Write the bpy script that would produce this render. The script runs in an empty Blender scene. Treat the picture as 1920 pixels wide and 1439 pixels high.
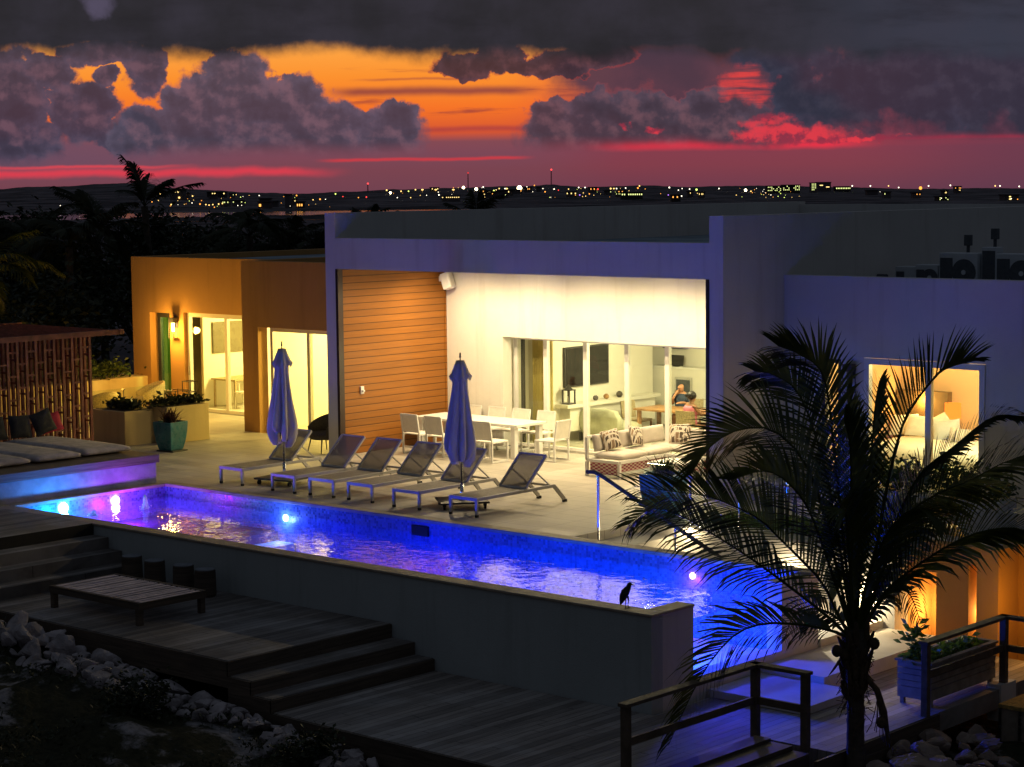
import bpy, math, random
from mathutils import Vector, Matrix, noise
random.seed(7)
sc = bpy.context.scene
col = sc.collection
PI = math.pi
R = math.radians

def lin(r, g, b):
    f = lambda c: (c/255/12.92) if c/255 <= .04045 else ((c/255+.055)/1.055)**2.4
    return (f(r), f(g), f(b))

# ------------------------------------------------------------------ mesh builder
class MB:
    def __init__(s):
        s.v = []; s.f = []
    def add(s, vs, fs):
        n = len(s.v); s.v += [tuple(v) for v in vs]; s.f += [tuple(i+n for i in f) for f in fs]
    def box(s, x0, x1, y0, y1, z0, z1, m=None):
        vs = [(x, y, z) for z in (z0, z1) for y in (y0, y1) for x in (x0, x1)]
        if m is not None: vs = [m @ Vector(v) for v in vs]
        s.add(vs, [(0,2,3,1),(4,5,7,6),(0,1,5,4),(2,6,7,3),(0,4,6,2),(1,3,7,5)]); return s
    def bar(s, a, b, w, h=None, up=(0,0,1)):
        a = Vector(a); b = Vector(b); h = h or w
        t = (b-a).normalized(); u = Vector(up)
        if abs(t.dot(u)) > .98: u = Vector((0,1,0))
        sd = t.cross(u).normalized()*w/2; uu = sd.cross(t).normalized()*h/2
        vs = [p+i*sd+j*uu for p in (a, b) for i, j in ((-1,-1),(1,-1),(1,1),(-1,1))]
        s.add(vs, [(0,1,2,3),(7,6,5,4),(0,4,5,1),(1,5,6,2),(2,6,7,3),(3,7,4,0)]); return s
    def tube(s, pts, r, seg=8, caps=True):
        pts = [Vector(p) for p in pts]; n = len(pts)
        rs = r if isinstance(r, (list, tuple)) else [r]*n
        base = len(s.v); prev = None
        for i, p in enumerate(pts):
            t = (pts[min(i+1, n-1)]-pts[max(i-1, 0)]).normalized()
            if prev is None:
                u = Vector((0,0,1)) if abs(t.z) < .9 else Vector((1,0,0))
                prev = t.cross(u).normalized()
            a = (prev - t*prev.dot(t)).normalized(); b = t.cross(a); prev = a
            for k in range(seg):
                th = 2*PI*k/seg
                s.v.append(tuple(p+(a*math.cos(th)+b*math.sin(th))*rs[i]))
        for i in range(n-1):
            for k in range(seg):
                a0 = base+i*seg+k; a1 = base+i*seg+(k+1) % seg
                s.f.append((a0, a1, a1+seg, a0+seg))
        if caps:
            s.f.append(tuple(base+k for k in reversed(range(seg))))
            s.f.append(tuple(base+(n-1)*seg+k for k in range(seg)))
        return s
    def cyl(s, c, r, h, seg=20, r2=None):
        c = Vector(c); return s.tube([c, c+Vector((0,0,h))], [r, r if r2 is None else r2], seg)
    def lathe(s, prof, c=(0,0,0), seg=24, mod=None, caps=True):
        base = len(s.v); c = Vector(c); n = len(prof)
        for i, (r, z) in enumerate(prof):
            for k in range(seg):
                th = 2*PI*k/seg; rr, zz = (r, z) if mod is None else mod(r, z, th, i)
                s.v.append((c.x+rr*math.cos(th), c.y+rr*math.sin(th), c.z+zz))
        for i in range(n-1):
            for k in range(seg):
                a0 = base+i*seg+k; a1 = base+i*seg+(k+1) % seg
                s.f.append((a0, a1, a1+seg, a0+seg))
        if caps:
            s.f.append(tuple(base+k for k in reversed(range(seg))))
            s.f.append(tuple(base+(n-1)*seg+k for k in range(seg)))
        return s
    def ball(s, c, r, seg=12, rings=8, sc3=(1,1,1), fn=None):
        base = len(s.v); c = Vector(c)
        for i in range(rings+1):
            ph = PI*i/rings
            for k in range(seg):
                th = 2*PI*k/seg
                d = Vector((math.sin(ph)*math.cos(th), math.sin(ph)*math.sin(th), math.cos(ph)))
                q = r*(fn(d) if fn else 1)
                s.v.append((c.x+d.x*q*sc3[0], c.y+d.y*q*sc3[1], c.z+d.z*q*sc3[2]))
        for i in range(rings):
            for k in range(seg):
                a0 = base+i*seg+k; a1 = base+i*seg+(k+1) % seg
                s.f.append((a0, a0+seg, a1+seg, a1))
        return s
    def prism(s, poly, z0, z1):
        n = len(poly); base = len(s.v)
        s.v += [(x, y, z0) for x, y in poly]+[(x, y, z1) for x, y in poly]
        s.f.append(tuple(base+i for i in reversed(range(n)))); s.f.append(tuple(base+n+i for i in range(n)))
        for i in range(n):
            j = (i+1) % n; s.f.append((base+i, base+j, base+n+j, base+n+i))
        return s
    def quad(s, a, b, c, d):
        s.add([a, b, c, d], [(0,1,2,3)]); return s
    def tri(s, a, b, c):
        s.add([a, b, c], [(0,1,2)]); return s
    def cushion(s, x0, x1, y0, y1, z0, z1, n=8, puff=.25, m=None, seed=0):
        # soft box: corners pulled in, faces bulged
        base = len(s.v); nx = ny = n
        def pt(i, j, top):
            u = -1+2*i/nx; w = -1+2*j/ny
            e = (1-abs(u)**6)*(1-abs(w)**6)
            zc = (z0+z1)/2; hz = (z1-z0)/2*(.35+.65*e**.35)
            wr = .05*(z1-z0)*noise.noise((u*2.3+seed, w*2.3, seed))
            k = 1-.03*(1-e)
            x = (x0+x1)/2+(x1-x0)/2*u*k; y = (y0+y1)/2+(y1-y0)/2*w*k
            return (x, y, zc+(hz*(1+puff*.3*e)+wr)*(1 if top else -1))
        vs = [pt(i, j, True) for j in range(ny+1) for i in range(nx+1)]+[pt(i, j, False) for j in range(ny+1) for i in range(nx+1)]
        if m is not None: vs = [m @ Vector(v) for v in vs]
        s.v += [tuple(v) for v in vs]; N = (nx+1)*(ny+1)
        for j in range(ny):
            for i in range(nx):
                a = base+j*(nx+1)+i
                s.f.append((a, a+1, a+nx+2, a+nx+1)); b = a+N
                s.f.append((b, b+nx+1, b+nx+2, b+1))
        ring = [j for j in range(nx+1)]+[(k+1)*(nx+1)-1 for k in range(1, ny+1)]+[ny*(nx+1)+i for i in range(nx-1, -1, -1)]+[k*(nx+1) for k in range(ny-1, 0, -1)]
        for a, b in zip(ring, ring[1:]+ring[:1]):
            s.f.append((base+a, base+a+N, base+b+N, base+b))
        return s
    def build(s, name, mat, parent=None, loc=(0,0,0), smooth=False, bevel=0, world=False, kind=None):
        me = bpy.data.meshes.new(name)
        vs = s.v
        if parent is not None and world:
            L = wloc(parent); vs = [(v[0]-L.x, v[1]-L.y, v[2]-L.z) for v in vs]
        me.from_pydata(vs, [], s.f); me.update()
        if smooth:
            me.polygons.foreach_set('use_smooth', [True]*len(me.polygons))
        o = bpy.data.objects.new(name, me); col.objects.link(o); o.location = loc
        if mat: me.materials.append(mat)
        if parent is not None: o.parent = parent
        if bevel:
            b = o.modifiers.new('bevel', 'BEVEL'); b.width = bevel; b.segments = 2; b.limit_method = 'ANGLE'
        if kind: o['kind'] = kind
        return o
def wloc(o):
    L = o.location.copy()
    while o.parent is not None:
        o = o.parent; L = L + o.location
    return L

def thing(name, label, cat, loc=(0,0,0), rz=0, group=None):
    o = bpy.data.objects.new(name, None); col.objects.link(o)
    o.location = loc; o.rotation_euler = (0, 0, rz); o.empty_display_size = .2
    return tag(o, label, cat, group)
def tag(o, label, cat, group=None, kind=None):
    if label: o['label'] = label
    if cat: o['category'] = cat
    if group: o['group'] = group
    if kind: o['kind'] = kind
    return o
def dup(root, loc, rz=None, label=None):
    def cp(o, par):
        c = o.copy(); col.objects.link(c)
        if par is not None: c.parent = par
        for ch in list(o.children): cp(ch, c)
        return c
    r = cp(root, None); r.location = loc
    if rz is not None: r.rotation_euler = (0, 0, rz)
    if label: r['label'] = label
    return r

# ------------------------------------------------------------------ node helpers
class S:
    nt = None
    def __init__(s, sock): s.k = sock
    def _m(s, op, b=None, c=None):
        n = S.nt.nodes.new('ShaderNodeMath'); n.operation = op
        for i, q in enumerate((s, b, c)):
            if q is None: continue
            if isinstance(q, S): S.nt.links.new(q.k, n.inputs[i])
            else: n.inputs[i].default_value = q
        return S(n.outputs[0])
    def __add__(s, o): return s._m('ADD', o)
    __radd__ = __add__
    def __mul__(s, o): return s._m('MULTIPLY', o)
    __rmul__ = __mul__
    def __sub__(s, o): return s._m('SUBTRACT', o)
    def __rsub__(s, o): return (s*-1)+o
    def __truediv__(s, o): return s._m('DIVIDE', o)
    def max(s, o): return s._m('MAXIMUM', o)
    def min(s, o): return s._m('MINIMUM', o)
    def floor(s): return s._m('FLOOR')
    def fract(s): return s._m('FRACT')
    def abs(s): return s._m('ABSOLUTE')
    def pow(s, e): return s._m('POWER', e)
    def smooth(s, a, b, lo=0., hi=1.):
        n = S.nt.nodes.new('ShaderNodeMapRange'); n.interpolation_type = 'SMOOTHSTEP'
        S.nt.links.new(s.k, n.inputs['Value'])
        n.inputs['From Min'].default_value = a; n.inputs['From Max'].default_value = b
        n.inputs['To Min'].default_value = lo; n.inputs['To Max'].default_value = hi
        return S(n.outputs[0])
def nd(t, **kw):
    n = S.nt.nodes.new(t)
    for k, v in kw.items():
        if k in n.inputs.keys() if hasattr(n.inputs, 'keys') else False:
            pass
        setattr(n, k, v)
    return n
def setin(n, name, v):
    i = n.inputs[name]
    if isinstance(v, S): S.nt.links.new(v.k, i)
    elif hasattr(v, 'is_output') or isinstance(v, bpy.types.NodeSocket): S.nt.links.new(v, i)
    else: i.default_value = v
def xyz(vec):
    n = nd('ShaderNodeSeparateXYZ'); S.nt.links.new(vec, n.inputs[0]); return S(n.outputs[0]), S(n.outputs[1]), S(n.outputs[2])
def comb(x, y, z):
    n = nd('ShaderNodeCombineXYZ')
    for i, q in enumerate((x, y, z)):
        if isinstance(q, S): S.nt.links.new(q.k, n.inputs[i])
        else: n.inputs[i].default_value = q
    return n.outputs[0]
def noise_tex(vec, scale, detail=4, rough=.5, dist=0., lac=2.0):
    n = nd('ShaderNodeTexNoise')
    if vec is not None: S.nt.links.new(vec, n.inputs['Vector'])
    setin(n, 'Scale', scale); setin(n, 'Detail', detail); setin(n, 'Roughness', rough); setin(n, 'Distortion', dist); setin(n, 'Lacunarity', lac)
    return S(n.outputs['Fac'])
def mixc(fac, a, b, mode='MIX'):
    n = nd('ShaderNodeMix'); n.data_type = 'RGBA'; n.blend_type = mode
    for i, q in ((0, fac), (6, a), (7, b)):
        if isinstance(q, S): S.nt.links.new(q.k, n.inputs[i])
        elif isinstance(q, bpy.types.NodeSocket): S.nt.links.new(q, n.inputs[i])
        elif i == 0: n.inputs[i].default_value = q
        else: n.inputs[i].default_value = (*q, 1) if len(q) == 3 else q
    return n.outputs[2]
def newmat(name):
    m = bpy.data.materials.new(name); m.use_nodes = True; m.node_tree.nodes.clear(); S.nt = m.node_tree
    out = nd('ShaderNodeOutputMaterial'); return m, out
def geo_pos():
    return nd('ShaderNodeNewGeometry').outputs['Position']
def bump(h, strength, dist=.01):
    n = nd('ShaderNodeBump'); setin(n, 'Strength', strength); setin(n, 'Distance', dist); setin(n, 'Height', h); return n.outputs[0]
def principled(colr, rough=.6, metal=0., nrm=None, spec=.5, trans=0.):
    b = nd('ShaderNodeBsdfPrincipled')
    if isinstance(colr, tuple): b.inputs['Base Color'].default_value = (*colr, 1)
    else: S.nt.links.new(colr, b.inputs['Base Color'])
    setin(b, 'Roughness', rough); setin(b, 'Metallic', metal); setin(b, 'Specular IOR Level', spec)
    if nrm is not None: S.nt.links.new(nrm, b.inputs['Normal'])
    return b
def pmat(name, c, rough=.6, var=.18, scale=3., bs=40., bump_s=.15, metal=0., spec=.4, c2=None, detail=5):
    m, out = newmat(name); p = geo_pos()
    f = noise_tex(p, scale, detail, .6).smooth(.3, .7)
    lo = tuple(x*(1-var) for x in c); hi = c2 or tuple(min(1, x*(1+var)) for x in c)
    cc = mixc(f, lo, hi)
    nr = bump(noise_tex(p, bs, 3, .6), bump_s, .01) if bump_s else None
    rr = noise_tex(p, scale*2.3, 3, .5).smooth(.2, .8, max(.02, rough-.08), min(1, rough+.08))
    b = principled(cc, rr, metal, nr, spec); S.nt.links.new(b.outputs[0], out.inputs[0]); return m
def stucco(name, c, dirt):
    m, out = newmat(name); p = geo_pos(); x, y, z = xyz(p)
    big = noise_tex(p, .55, 5, .6).smooth(.3, .7); st = noise_tex(comb(x*3.2, y*3.2, z*.22), 1., 5, .65).smooth(.5, .72)
    fine = noise_tex(p, 14., 4, .65)
    cc = mixc(big, tuple(q*.90 for q in c), c); cc = mixc(st*.36, cc, dirt); cc = mixc(fine.smooth(.35, .7)*.12, cc, tuple(q*.8 for q in c))
    b = principled(cc, .86, 0, bump(noise_tex(p, 48., 3, .6)+fine*.8, .35, .012), .2); S.nt.links.new(b.outputs[0], out.inputs[0]); return m
def plank(name, axis, width, c, rough=.6, var=.45, gap=.06, gdark=.15, grain=1., spec=.35, end=0., weather=None, gc=1.):
    m, out = newmat(name); p = geo_pos(); x, y, z = xyz(p)
    a = {'x': x, 'y': y, 'z': z}[axis]; l = {'x': y, 'y': x, 'z': y}[axis]
    t = a/width; i = t.floor(); fr = t.fract()
    w = nd('ShaderNodeTexWhiteNoise'); w.noise_dimensions = '1D'; setin(w, 'W', i); rnd = S(w.outputs['Value'])
    gv = comb(a*28., l*1.3+rnd*37., z*3. if axis != 'z' else x*2.)
    g = noise_tex(gv, 1.0, 5, .65, .4)
    br = rnd*var*2+(1-var)
    lo = tuple(q*(1-.38*gc) for q in c); hi = tuple(min(1, q*(1+.25*gc)) for q in c)
    cc = mixc(g.smooth(.3, .72), lo, hi)
    if weather:
        wn = noise_tex(comb(x, y, z), .9, 4, .6).smooth(.42, .66)
        cc = mixc(wn*.7, cc, weather)
    cc = mixc(1., cc, comb(br, br, br), 'MULTIPLY')
    edge = fr.min(1-fr)
    gm = edge.smooth(0, gap, 1., 0.)
    if end:
        e = (l/end+rnd).fract(); ee = e.min(1-e).smooth(0, .012/end, 1., 0.); gm = gm.max(ee)
    cc = mixc(gm, cc, tuple(q*gdark for q in c))
    h = g*.25+(1-gm)
    b = principled(cc, g.smooth(.2, .8, rough-.12, rough+.12), 0, bump(h, .55, .006), spec)
    S.nt.links.new(b.outputs[0], out.inputs[0]); return m
def emit(name, c, s, sample=True):
    m, out = newmat(name); e = nd('ShaderNodeEmission'); e.inputs[0].default_value = (*c, 1); e.inputs[1].default_value = s
    S.nt.links.new(e.outputs[0], out.inputs[0])
    if not sample:
        try: m.cycles.emission_sampling = 'NONE'
        except Exception: pass
    return m
def glassmat(name, tint=(.92,.97,.93), ior=1.45, rough=.0, boost=1.):
    m, out = newmat(name)
    t = nd('ShaderNodeBsdfTransparent'); t.inputs[0].default_value = (*tint, 1)
    g = nd('ShaderNodeBsdfGlossy'); g.inputs['Roughness'].default_value = rough; g.inputs[0].default_value = (.95,.97,1,1)
    fr = nd('ShaderNodeFresnel'); fr.inputs[0].default_value = ior
    bf = S(nd('ShaderNodeNewGeometry').outputs['Backfacing'])
    mx = nd('ShaderNodeMixShader'); S.nt.links.new(((S(fr.outputs[0])*boost).min(1.)*(1-bf)).k, mx.inputs[0])
    S.nt.links.new(t.outputs[0], mx.inputs[1]); S.nt.links.new(g.outputs[0], mx.inputs[2]); S.nt.links.new(mx.outputs[0], out.inputs[0])
    return m
def leafmat(name, c, c2, rough=.5, transl=.25, scale=1.5):
    m, out = newmat(name); p = geo_pos()
    f = noise_tex(p, scale, 4, .6).smooth(.32, .68)
    cc = mixc(f, c, c2)
    b = principled(cc, rough, 0, None, .35)
    tr = nd('ShaderNodeBsdfTranslucent'); S.nt.links.new(cc, tr.inputs[0])
    mx = nd('ShaderNodeMixShader'); mx.inputs[0].default_value = transl
    S.nt.links.new(b.outputs[0], mx.inputs[1]); S.nt.links.new(tr.outputs[0], mx.inputs[2]); S.nt.links.new(mx.outputs[0], out.inputs[0])
    return m

def lamp(kind, name, loc, c, power, size=.08, rot=None, spot=None, blend=.4, aim=None, sx=None, sy=None):
    d = bpy.data.lights.new(name, kind); d.color = c; d.energy = power
    if kind == 'AREA':
        d.shape = 'RECTANGLE'; d.size = sx or size; d.size_y = sy or size
    else: d.shadow_soft_size = size
    if kind == 'SPOT': d.spot_size = R(spot or 90); d.spot_blend = blend
    o = bpy.data.objects.new(name, d); col.objects.link(o); o.location = loc
    if aim is not None:
        dv = Vector(aim)-Vector(loc); o.rotation_euler = dv.to_track_quat('-Z', 'Y').to_euler()
    elif rot: o.rotation_euler = rot
    return o

# ------------------------------------------------------------------ camera
YAW, PIT, ROL = 0.72874217, 0.09668839, 0.01082012
fw = Vector((-math.sin(YAW)*math.cos(PIT), math.cos(YAW)*math.cos(PIT), -math.sin(PIT)))
rt = Vector((math.cos(YAW), math.sin(YAW), 0)); dn = fw.cross(rt)
rt2 = rt*math.cos(ROL)+dn*math.sin(ROL); dn2 = -rt*math.sin(ROL)+dn*math.cos(ROL)
cd = bpy.data.cameras.new('camera'); cam = bpy.data.objects.new('camera', cd); col.objects.link(cam)
cd.sensor_width = 36; cd.lens = 3880/1920*36; cd.clip_start = .5; cd.clip_end = 12000
mw = Matrix((( rt2.x, -dn2.x, -fw.x, 0), (rt2.y, -dn2.y, -fw.y, 0), (rt2.z, -dn2.z, -fw.z, 6), (0,0,0,1)))
cam.matrix_world = mw
sc.camera = cam
FWH = Vector((-math.sin(YAW), math.cos(YAW), 0)); RTH = rt
sc.view_settings.view_transform = 'Standard'; sc.view_settings.look = 'None'
sc.view_settings.exposure = 0; sc.view_settings.gamma = 1
cy = sc.cycles
cy.use_denoising = True
try: cy.denoiser = 'OPENIMAGEDENOISE'
except Exception: pass
cy.max_bounces = 7; cy.diffuse_bounces = 3; cy.glossy_bounces = 3; cy.transparent_max_bounces = 16; cy.transmission_bounces = 4
cy.sample_clamp_indirect = 4; cy.caustics_reflective = False; cy.caustics_refractive = False
cy.use_light_tree = True
# ------------------------------------------------------------------ sky (azimuth / elevation driven, in units of 1/3880 rad)
w = bpy.data.worlds.new('World'); sc.world = w; w.use_nodes = True
S.nt = w.node_tree; S.nt.nodes.clear()
def build_sky():
    out = nd('ShaderNodeOutputWorld'); bg = nd('ShaderNodeBackground')
    tc = nd('ShaderNodeTexCoord').outputs['Generated']
    def dot(v):
        n = nd('ShaderNodeVectorMath'); n.operation = 'DOT_PRODUCT'; S.nt.links.new(tc, n.inputs[0]); n.inputs[1].default_value = v; return S(n.outputs['Value'])
    q = dot(FWH).max(.05); U = dot(RTH)/q*38.8; V = dot((0,0,1))/q*38.8   # hundreds of 1/3880 rad
    W2 = lambda x, y: ((x-960)/100, (343-.0108*(x-960)-y)/100)
    P = comb(U, V, 0.)
    # domain warp
    wn = nd('ShaderNodeTexNoise'); S.nt.links.new(P, wn.inputs['Vector']); setin(wn, 'Scale', 2.0); setin(wn, 'Detail', 8.); setin(wn, 'Roughness', .56)
    vm = nd('ShaderNodeVectorMath'); vm.operation = 'MULTIPLY_ADD'; S.nt.links.new(wn.outputs['Color'], vm.inputs[0]); vm.inputs[1].default_value = (.70, .60, 0); vm.inputs[2].default_value = (-.35, -.30, 0)
    va = nd('ShaderNodeVectorMath'); va.operation = 'ADD'; S.nt.links.new(P, va.inputs[0]); S.nt.links.new(vm.outputs[0], va.inputs[1])
    PW = va.outputs[0]; UW, VW, _ = xyz(PW)
    fb = noise_tex(P, 2.2, 9, .6)
    fb2 = noise_tex(P, .7, 6, .55)
    fb3 = noise_tex(P, 6.5, 7, .62)
    st = noise_tex(comb(U*.45, V*5.5, 2.), 1., 6, .6)          # horizontal streaks
    def blob(x, y, rx, ry, warp=True, dome=0.):
        c = W2(x, y); du = ((UW if warp else U)-c[0])*(100/rx); dv = ((VW if warp else V)-c[1])*(100/ry)
        if dome: dv = dv.max(dv*-dome)
        return 1-du*du-dv*dv
    def union(L, warp=True, dome=0.):
        r = None
        for q in L:
            k = blob(*q, warp=warp, dome=dome); r = k if r is None else r.max(k)
        return r
    def yy(y, x=960): return W2(x, y)[1]
    # base gradient by elevation (el measured along the tilted survey row)
    ramp = nd('ShaderNodeValToRGB'); S.nt.links.new(((V+.2)/4.6).k, ramp.inputs[0])
    el = ramp.color_ramp.elements
    stops = [(-.2, (112,66,80)), (.25, (122,68,80)), (.55, (124,72,87)), (.78, (132,74,84)), (.95, (214,86,50)), (1.4, (246,116,40)), (2.0, (252,146,48)), (2.6, (255,168,70)), (3.4, (220,120,70))]
    while len(el) < len(stops): el.new(.5)
    for e, (v, c) in zip(el, stops):
        e.position = (v+.2)/4.6; e.color = (*lin(*c), 1)
    c = ramp.outputs[0]
    ramp2 = nd('ShaderNodeValToRGB'); S.nt.links.new(((V+.2)/4.6).k, ramp2.inputs[0]); el = ramp2.color_ramp.elements
    stops = [(-.2, (108,60,76)), (.3, (130,62,75)), (.6, (134,62,77)), (.85, (176,58,72)), (1.3, (212,66,66)), (2.0, (226,84,62)), (3.0, (160,80,80))]
    while len(el) < len(stops): el.new(.5)
    for e, (v, cc) in zip(el, stops):
        e.position = (v+.2)/4.6; e.color = (*lin(*cc), 1)
    c = mixc((U+fb2*1.2).smooth(.3, 3.2), c, ramp2.outputs[0])
    c = mixc(U.smooth(6., 9.6)*.6, c, lin(92,58,78))
    c = mixc(((1-U.smooth(-8.5, -4.))*V.smooth(.0, .5)*(1-V.smooth(.8, 1.15)))*.65, c, lin(104,78,98))
    # thin dark streaks inside the orange
    sk = st.smooth(.56, .74)*V.smooth(.8, 1.0)*(1-V.smooth(1.9, 2.4))*U.smooth(-4.2, -2.5)*(1-U.smooth(2., 3.5))
    c = mixc(sk*.75, c, lin(150,60,58))
    def band(y, h, x0, x1, colr, amt, sx=.6, wob=.25):
        e = (V-yy(y)+(fb2-.5)*wob+U*.0).abs()
        return mixc(e.smooth(0, h/100, 1., 0.)*U.smooth((x0-960)/100-sx, (x0-960)/100+sx)*(1-U.smooth((x1-960)/100-sx, (x1-960)/100+sx))*amt, c, colr)
    c = band(172, 14, 640, 1000, lin(140,64,62), .85, .4, .12)
    c = band(150, 4, 690, 900, lin(170,80,60), .6, .4, .12)
    c = band(242, 9, 800, 1010, lin(176,66,62), .8, .3, .1)
    c = band(317, 13, -900, 600, lin(226,62,78), .85, .8, .26)
    c = band(305, 5, -900, 330, lin(236,70,80), .7, .8, .2)
    c = band(297, 5, 620, 985, lin(214,58,66), .8, .3, .1)
    c = band(277, 13, 1150, 1600, lin(240,52,72), .95, .7, .16)
    c = band(266, 6, 1500, 2400, lin(170,48,70), .9, .6, .08)
    # distant cumulus: tops billow, bases are flat
    def off(dx, dy):
        n = nd('ShaderNodeVectorMath'); n.operation = 'ADD'; S.nt.links.new(P, n.inputs[0]); n.inputs[1].default_value = (dx, dy, 0); return n.outputs[0]
    relief = (noise_tex(off(-.16, -.24), 1.15, 5, .5)-noise_tex(P, 1.15, 5, .5))*.8+(noise_tex(off(-.07, -.12), 2.3, 5, .55)-noise_tex(P, 2.3, 5, .55))*1.1
    soft = noise_tex(P, .9, 3, .5).smooth(.35, .65, .07, .34)
    bil = (noise_tex(P, 2.2, 4, .45)*2-1).abs()
    # thin smoky veil over the centre right
    vl = union([(1290,165,230,85),(1150,140,110,50),(1420,215,180,60)], False)+(fb2-.5)*1.6+(fb-.5)*.5
    c = mixc(vl.smooth(-.4, .55)*.95, c, mixc(fb2.smooth(.35, .65), lin(82,60,74), lin(60,55,70)))
    sets = [(288, [(35,185,70,95),(10,255,130,42),(170,205,62,52),(140,185,40,34),(245,245,70,36),(110,130,50,28),(290,125,42,44),(215,100,95,20),(210,150,30,20)], (72,65,84), .5),
            (266, [(290,240,75,42),(375,205,68,62),(450,170,78,72),(545,205,90,66),(615,235,85,46),(435,122,40,34),(738,240,66,50),(745,212,34,28)], (82,74,92), .5),
            (264, [(1055,240,75,34),(1120,215,70,46),(1205,222,105,52),(1300,238,95,38),(1035,202,42,18),(1345,215,90,46)], (80,66,80), .3),
            (165, [(890,125,75,26),(945,105,46,28),(1060,120,70,24),(985,130,70,20),(1120,110,70,24)], (74,54,64), .6),
            (264, [(1590,175,120,100),(1700,150,260,150),(1980,150,340,190),(1500,170,60,90),(1470,110,100,30)], (54,55,72), .05)]
    for k, (ybase, L, tone, rimk) in enumerate(sets):
        d = union(L, True, (.75, .22, .22, 0., 0.)[k])+(fb-.5)*1.25+(fb3-.5)*.45-bil*.5+.1
        sf = soft*(2.4 if k == 4 else 1.)*V.smooth(yy(260), yy(190), 2.2, 1.)
        a = ((d+sf)/(sf*2)).max(0.).min(1.)
        a = a*a*(3-a*2)
        vb = V+(fb2-.5)*.22
        a = a*vb.smooth(yy(ybase)-(.30 if k < 3 else .16), yy(ybase)+.10)
        lo = lin(*tone)
        cc = mixc(d.smooth(.1, 1.0), tuple(q*1.18 for q in lo), tuple(q*.8 for q in lo))
        cc = mixc((relief*3.6).max(0.).min(1.)*(.22 if k == 4 else .6), cc, lin(min(255, tone[0]+44), tone[1]+20, tone[2]+16) if k < 4 else lin(84,78,94))
        cc = mixc((relief*-3.6).max(0.).min(1.)*(.2 if k == 4 else .5), cc, tuple(q*.5 for q in lo))
        cc = mixc((d-soft*.2).smooth(-.16, .2, 1., 0.)*rimk*V.smooth(yy(245), yy(185)), cc, lin(240,110,62) if k in (0, 1) else lin(214,70,60))
        c = mixc(a*.97, c, cc)
    # red-lit gaps low in the right-hand bank
    gp = union([(1400,160,60,38)])+(fb-.5)*1.8+(fb3-.5)*.8
    c = mixc(gp.smooth(-.1, 1.)*st.smooth(.38, .6, .05, 1.)*.9, c, lin(226,68,66))
    gp = union([(1490,250,125,22),(1440,228,60,20),(1590,262,120,8),(1235,242,22,10),(1170,230,14,8)])+(fb-.5)*2.4+(fb3-.5)*.9
    c = mixc(gp.smooth(-.05, .9)*.85, c, mixc(relief.smooth(-.08, .1), lin(150,50,70), lin(232,60,72)))
    # overhanging dark deck of cloud
    lowb = yy(98)-(U+9.6)*.014+(fb-.5)*.16+(fb2-.5)*.75
    dk = (V-lowb).smooth(-.12, .24)
    dtone = mixc(U.smooth(3.5, 8.5), lin(44,42,46), lin(56,58,72))
    dtone = mixc(fb2.smooth(.3, .75)*.55, dtone, lin(62,58,70))
    dtone = mixc(noise_tex(comb(U*.35, V*1.4, 9.), 1., 6, .6).smooth(.45, .75)*.5, dtone, lin(34,32,36))
    c = mixc(dk, c, dtone)
    c = mixc(blob(203, 14, 40, 30).smooth(-.2, 1.)*.3, c, lin(128,116,150))
    # the rest of the dome: dim blue dusk
    amb = mixc(dot((0,0,1)).smooth(.05, .75), (.025,.024,.030), (.050,.061,.080))
    side = dot(FWH).smooth(.55, .85)*dot((0,0,1)).smooth(.35, .14)
    c = mixc(side, amb, c)
    S.nt.links.new(c, bg.inputs[0]); bg.inputs[1].default_value = 1.0
    S.nt.links.new(bg.outputs[0], out.inputs[0])
build_sky()
try:
    w.cycles.sampling_method = 'MANUAL'; w.cycles.sample_map_resolution = 1024
except Exception: pass
# ------------------------------------------------------------------ materials
M = {}
M['stucco'] = stucco('white_stucco', (.70,.67,.62), (.46,.41,.36))
M['stucco_in'] = pmat('interior_paint', (.78,.75,.66), .8, .03, .8, 60, .05, spec=.2)
M['warm_lit'] = stucco('warm_lit_stucco', (.52,.29,.10), (.32,.17,.06))  # orange-brown lamp glow on pale walls, worked into the base colour
M['cream'] = stucco('yellow_lit_stucco', (.66,.52,.27), (.42,.31,.15))  # yellow lamp light put into the garden wall and planter colour
M['roofm'] = pmat('roof_membrane', (.26,.32,.36), .8, .3, .6, 25, .3, spec=.2)
M['render'] = stucco('pool_wall_render', (.46,.50,.49), (.28,.30,.28))
M['coping'] = pmat('coping_stone', (.36,.29,.22), .6, .22, 3., 30, .3, spec=.4)
M['clad'] = plank('timber_cladding', 'z', .153, (.28,.105,.016), .5, .10, .085, .10, end=0, gc=.35)
M['deck'] = plank('weathered_decking', 'x', .14, (.19,.165,.145), .68, .42, .05, .12, end=3.1, weather=(.30,.28,.27))
M['deckx'] = plank('weathered_decking_cross', 'x', .14, (.30,.26,.23), .66, .32, .05, .12, end=2.3, weather=(.40,.37,.35))
M['dtimber'] = plank('dark_timber', 'z', .16, (.115,.085,.06), .65, .3, .03, .3)
M['rail'] = pmat('rail_timber', (.13,.095,.065), .65, .3, 5., 30, .3)
M['dcorten'] = pmat('reddish_screen_timber', (.22,.075,.045), .6, .3, 4., 30, .25)
M['trim'] = pmat('bronze_trim', (.035,.018,.014), .4, .1, 4, 0, 0, spec=.5)
M['wmetal'] = pmat('white_powder_coat', (.74,.73,.70), .45, .04, 3, 0, 0, spec=.4)
M['gmetal'] = pmat('silver_grey_frame', (.46,.44,.41), .42, .06, 3, 0, 0, metal=.0, spec=.5)
M['steel'] = pmat('brushed_steel', (.62,.63,.64), .22, .06, 8, 0, 0, metal=1.)
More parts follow.
